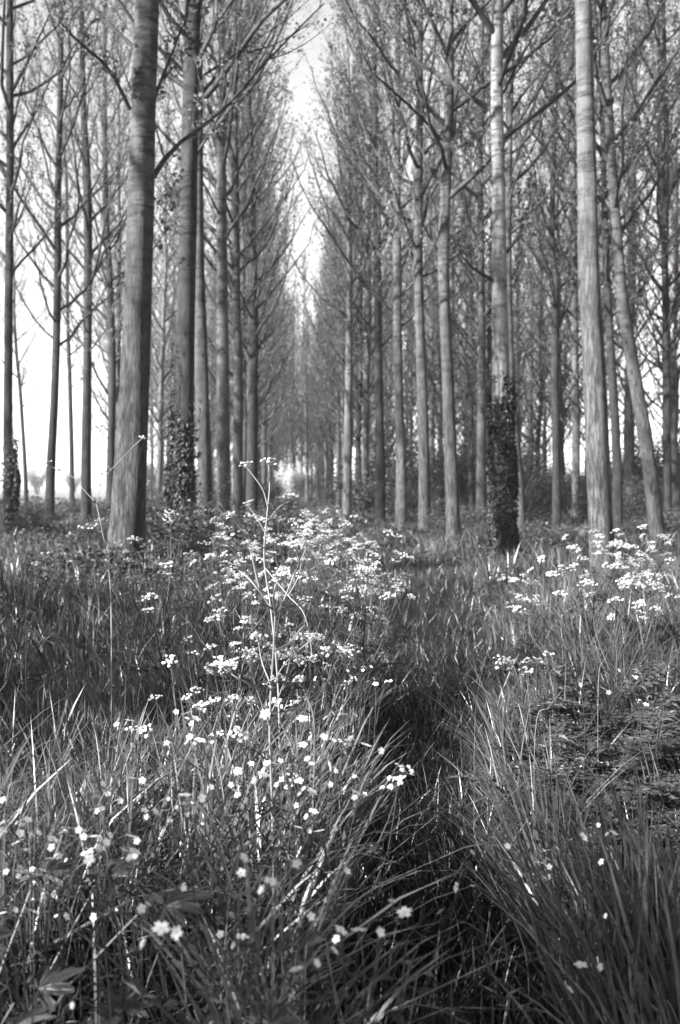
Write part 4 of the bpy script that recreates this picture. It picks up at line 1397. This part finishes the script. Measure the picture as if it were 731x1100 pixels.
wp = {'lobed': [weed_proto(401, .38, 7, .13, 'lobed'), weed_proto(402, .28, 6, .10, 'lobed')],
      'nettle': [weed_proto(411, .5, 0, .075, 'nettle'), weed_proto(412, .38, 0, .06, 'nettle')],
      'fern': [weed_proto(421, .3, 10, .40, 'fern'), weed_proto(422, .25, 9, .32, 'fern')]}
w_used = set()


def weed(kind, px, D, sc, label, group=None):
    v = int(rng.integers(2))
    p_ = P(px, 525, D)
    loc = (p_[0], p_[1], float(gz(p_[0], p_[1])))
    pr = wp[kind][v]
    if (kind, v) not in w_used:
        w_used.add((kind, v))
        pr.location, pr.rotation_euler, pr.scale = loc, (.3 if kind == 'lobed' else 0, 0, rng.normal(0, .6)), (sc,) * 3
        pr['label'] = label
        if group: pr['group'] = group
        return pr
    if kind == 'lobed':
        return copy_thing(pr, loc, rng.normal(0, .8), sc, label, group, (rng.uniform(.1, .4), rng.normal(0, .15)))
    return copy_thing(pr, loc, rng.uniform(0, 6.28), sc, label, group)


for px, D, s in [(40, 1.75, 1.05), (95, 1.7, 1.0), (5, 1.85, 1.05), (70, 1.5, .95), (125, 1.5, .9), (20, 1.55, 1.0), (-30, 1.8, 1.0), (55, 1.95, 1.0)]:
    weed('lobed', px, D, s, 'broad lobed dark leaves in the lower left corner', 'broad leaved weeds in the lower left corner')
for px, D, s in [(300, 1.75, 1), (340, 1.8, 1), (270, 1.85, 1.05), (380, 1.85, .95), (405, 1.95, 1.0), (240, 1.9, 1), (320, 1.6, .95), (420, 1.65, .85), (365, 1.6, .9), (285, 1.55, .9)]:
    weed('nettle', px, D, s, 'small pointed leaf weed along the bottom middle edge', 'pointed leaf weeds along the bottom middle')
for px, D, s in [(640, 3.6, 1.2), (700, 3.7, 1.3), (670, 4.2, 1.35), (610, 4.1, 1.1), (720, 4.4, 1.3), (650, 4.7, 1.3), (750, 3.9, 1.3), (610, 3.4, 1.0), (690, 3.2, 1.05), (665, 3.4, 1.1), (735, 3.3, 1.1), (630, 3.9, 1.2)]:
    weed('fern', px, D, s, 'layered feathery fronds in the rough patch right of the path', 'ferny fronds right of the path')
for px, D, s in [(60, 7.5, 1.2), (110, 8.5, 1.3), (160, 8, 1.2), (30, 9, 1.3), (200, 9.5, 1.2), (90, 10, 1.2), (560, 10, 1.1), (620, 9.5, 1.1), (700, 9, 1.2), (520, 13, 1.2), (590, 12.5, 1.2)]:
    weed('nettle', px, D, s, 'leafy nettle clump in the shade below the trunks', 'nettle clumps below the trunks')


def stalk(label, D, pts, r=.0012):
    b = P(pts[0][0], pts[0][1], D)
    base = np.array([b[0], b[1], float(gz(b[0], b[1]))])
    pp = [P(px, py, D + dd) - base for px, py, dd in pts]
    pp = [np.array([pp[0][0], pp[0][1], -.01])] + pp
    mb = MB()
    k = 4 * len(pp)
    tubes(mb, curve(pp, k), np.linspace(r, r * .6, k), 5, .7)
    return tag(mb.build('dry_stalk', M_STRAW, None, tuple(base)), label, 'stalk')


stalk('bright dry straw slanting at lower left, the taller of a pair', 2.1, [(34, 885, 0), (50, 830, 0), (73, 752, 0)])
stalk('bright dry straw slanting at lower left, the shorter of a pair', 2.1, [(38, 890, 0), (64, 825, 0), (91, 766, 0)])
stalk('short straw lying nearly level across the lower left grass', 2.2, [(50, 832, 0), (75, 829, .1), (102, 832, .2)])
stalk('bent pale stalk with a broken tip in the dark right hand grass', 2.4, [(566, 1030, -.1), (530, 945, -.05), (509, 886, 0), (540, 862, .1), (566, 838, .15)], .0011)
stalk('tall pale stalk rising on the right bank of the path', 3.3, [(510, 790, 0), (516, 730, 0), (528, 686, 0)], .0009)
stalk('pale stalk leaning in the rough patch right of the path', 3.0, [(575, 790, 0), (590, 760, 0), (604, 742, .1)])
stalk('pale stalk standing before the ferny fronds', 3.8, [(643, 735, 0), (650, 708, 0), (658, 692, 0)])
stalk('pale slanting stalk below the central flower drift', 2.8, [(335, 790, 0), (355, 725, 0), (380, 675, .1)])

# ------------------------------------------------------------------ drop the patterns that found no place
def drop(o):
    for ch in list(o.children):
        drop(ch)
    bpy.data.objects.remove(o)


for i_, pr in enumerate(sps):
    if i_ not in sp_used: drop(pr[1])
for kind in cp:
    for i_, pr in enumerate(cp[kind]):
        if (kind, i_) not in cp_used: drop(pr[1])
for kind in wp:
    for v, pr in enumerate(wp[kind]):
        if (kind, v) not in w_used: drop(pr)
for i_, pr in enumerate(protos):
    if not used_proto[i_]: drop(pr)

# ------------------------------------------------------------------ the air of the wood
def haze_box(x0, x1, y0, y1, z0, z1, dens):
    m, nt, out = new_mat('haze_air')
    v = nt.nodes.new('ShaderNodeVolumePrincipled')
    v.inputs['Color'].default_value = (.9, .9, .9, 1)
    v.inputs['Density'].default_value = dens
    v.inputs['Anisotropy'].default_value = 0.2
    nt.links.new(v.outputs[0], out.inputs['Volume'])
    mb = MB()
    V = [(x, y, z) for z in (z0, z1) for y in (y0, y1) for x in (x0, x1)]
    mb.add(V, np.array([[0, 2, 3, 1], [4, 5, 7, 6], [0, 1, 5, 4], [1, 3, 7, 5], [3, 2, 6, 7], [2, 0, 4, 6]]))
    return tag(mb.build('haze', m), kind='stuff')


haze_box(-2100, 2100, -2100, 2700, -1.3, 31, 0.0004)
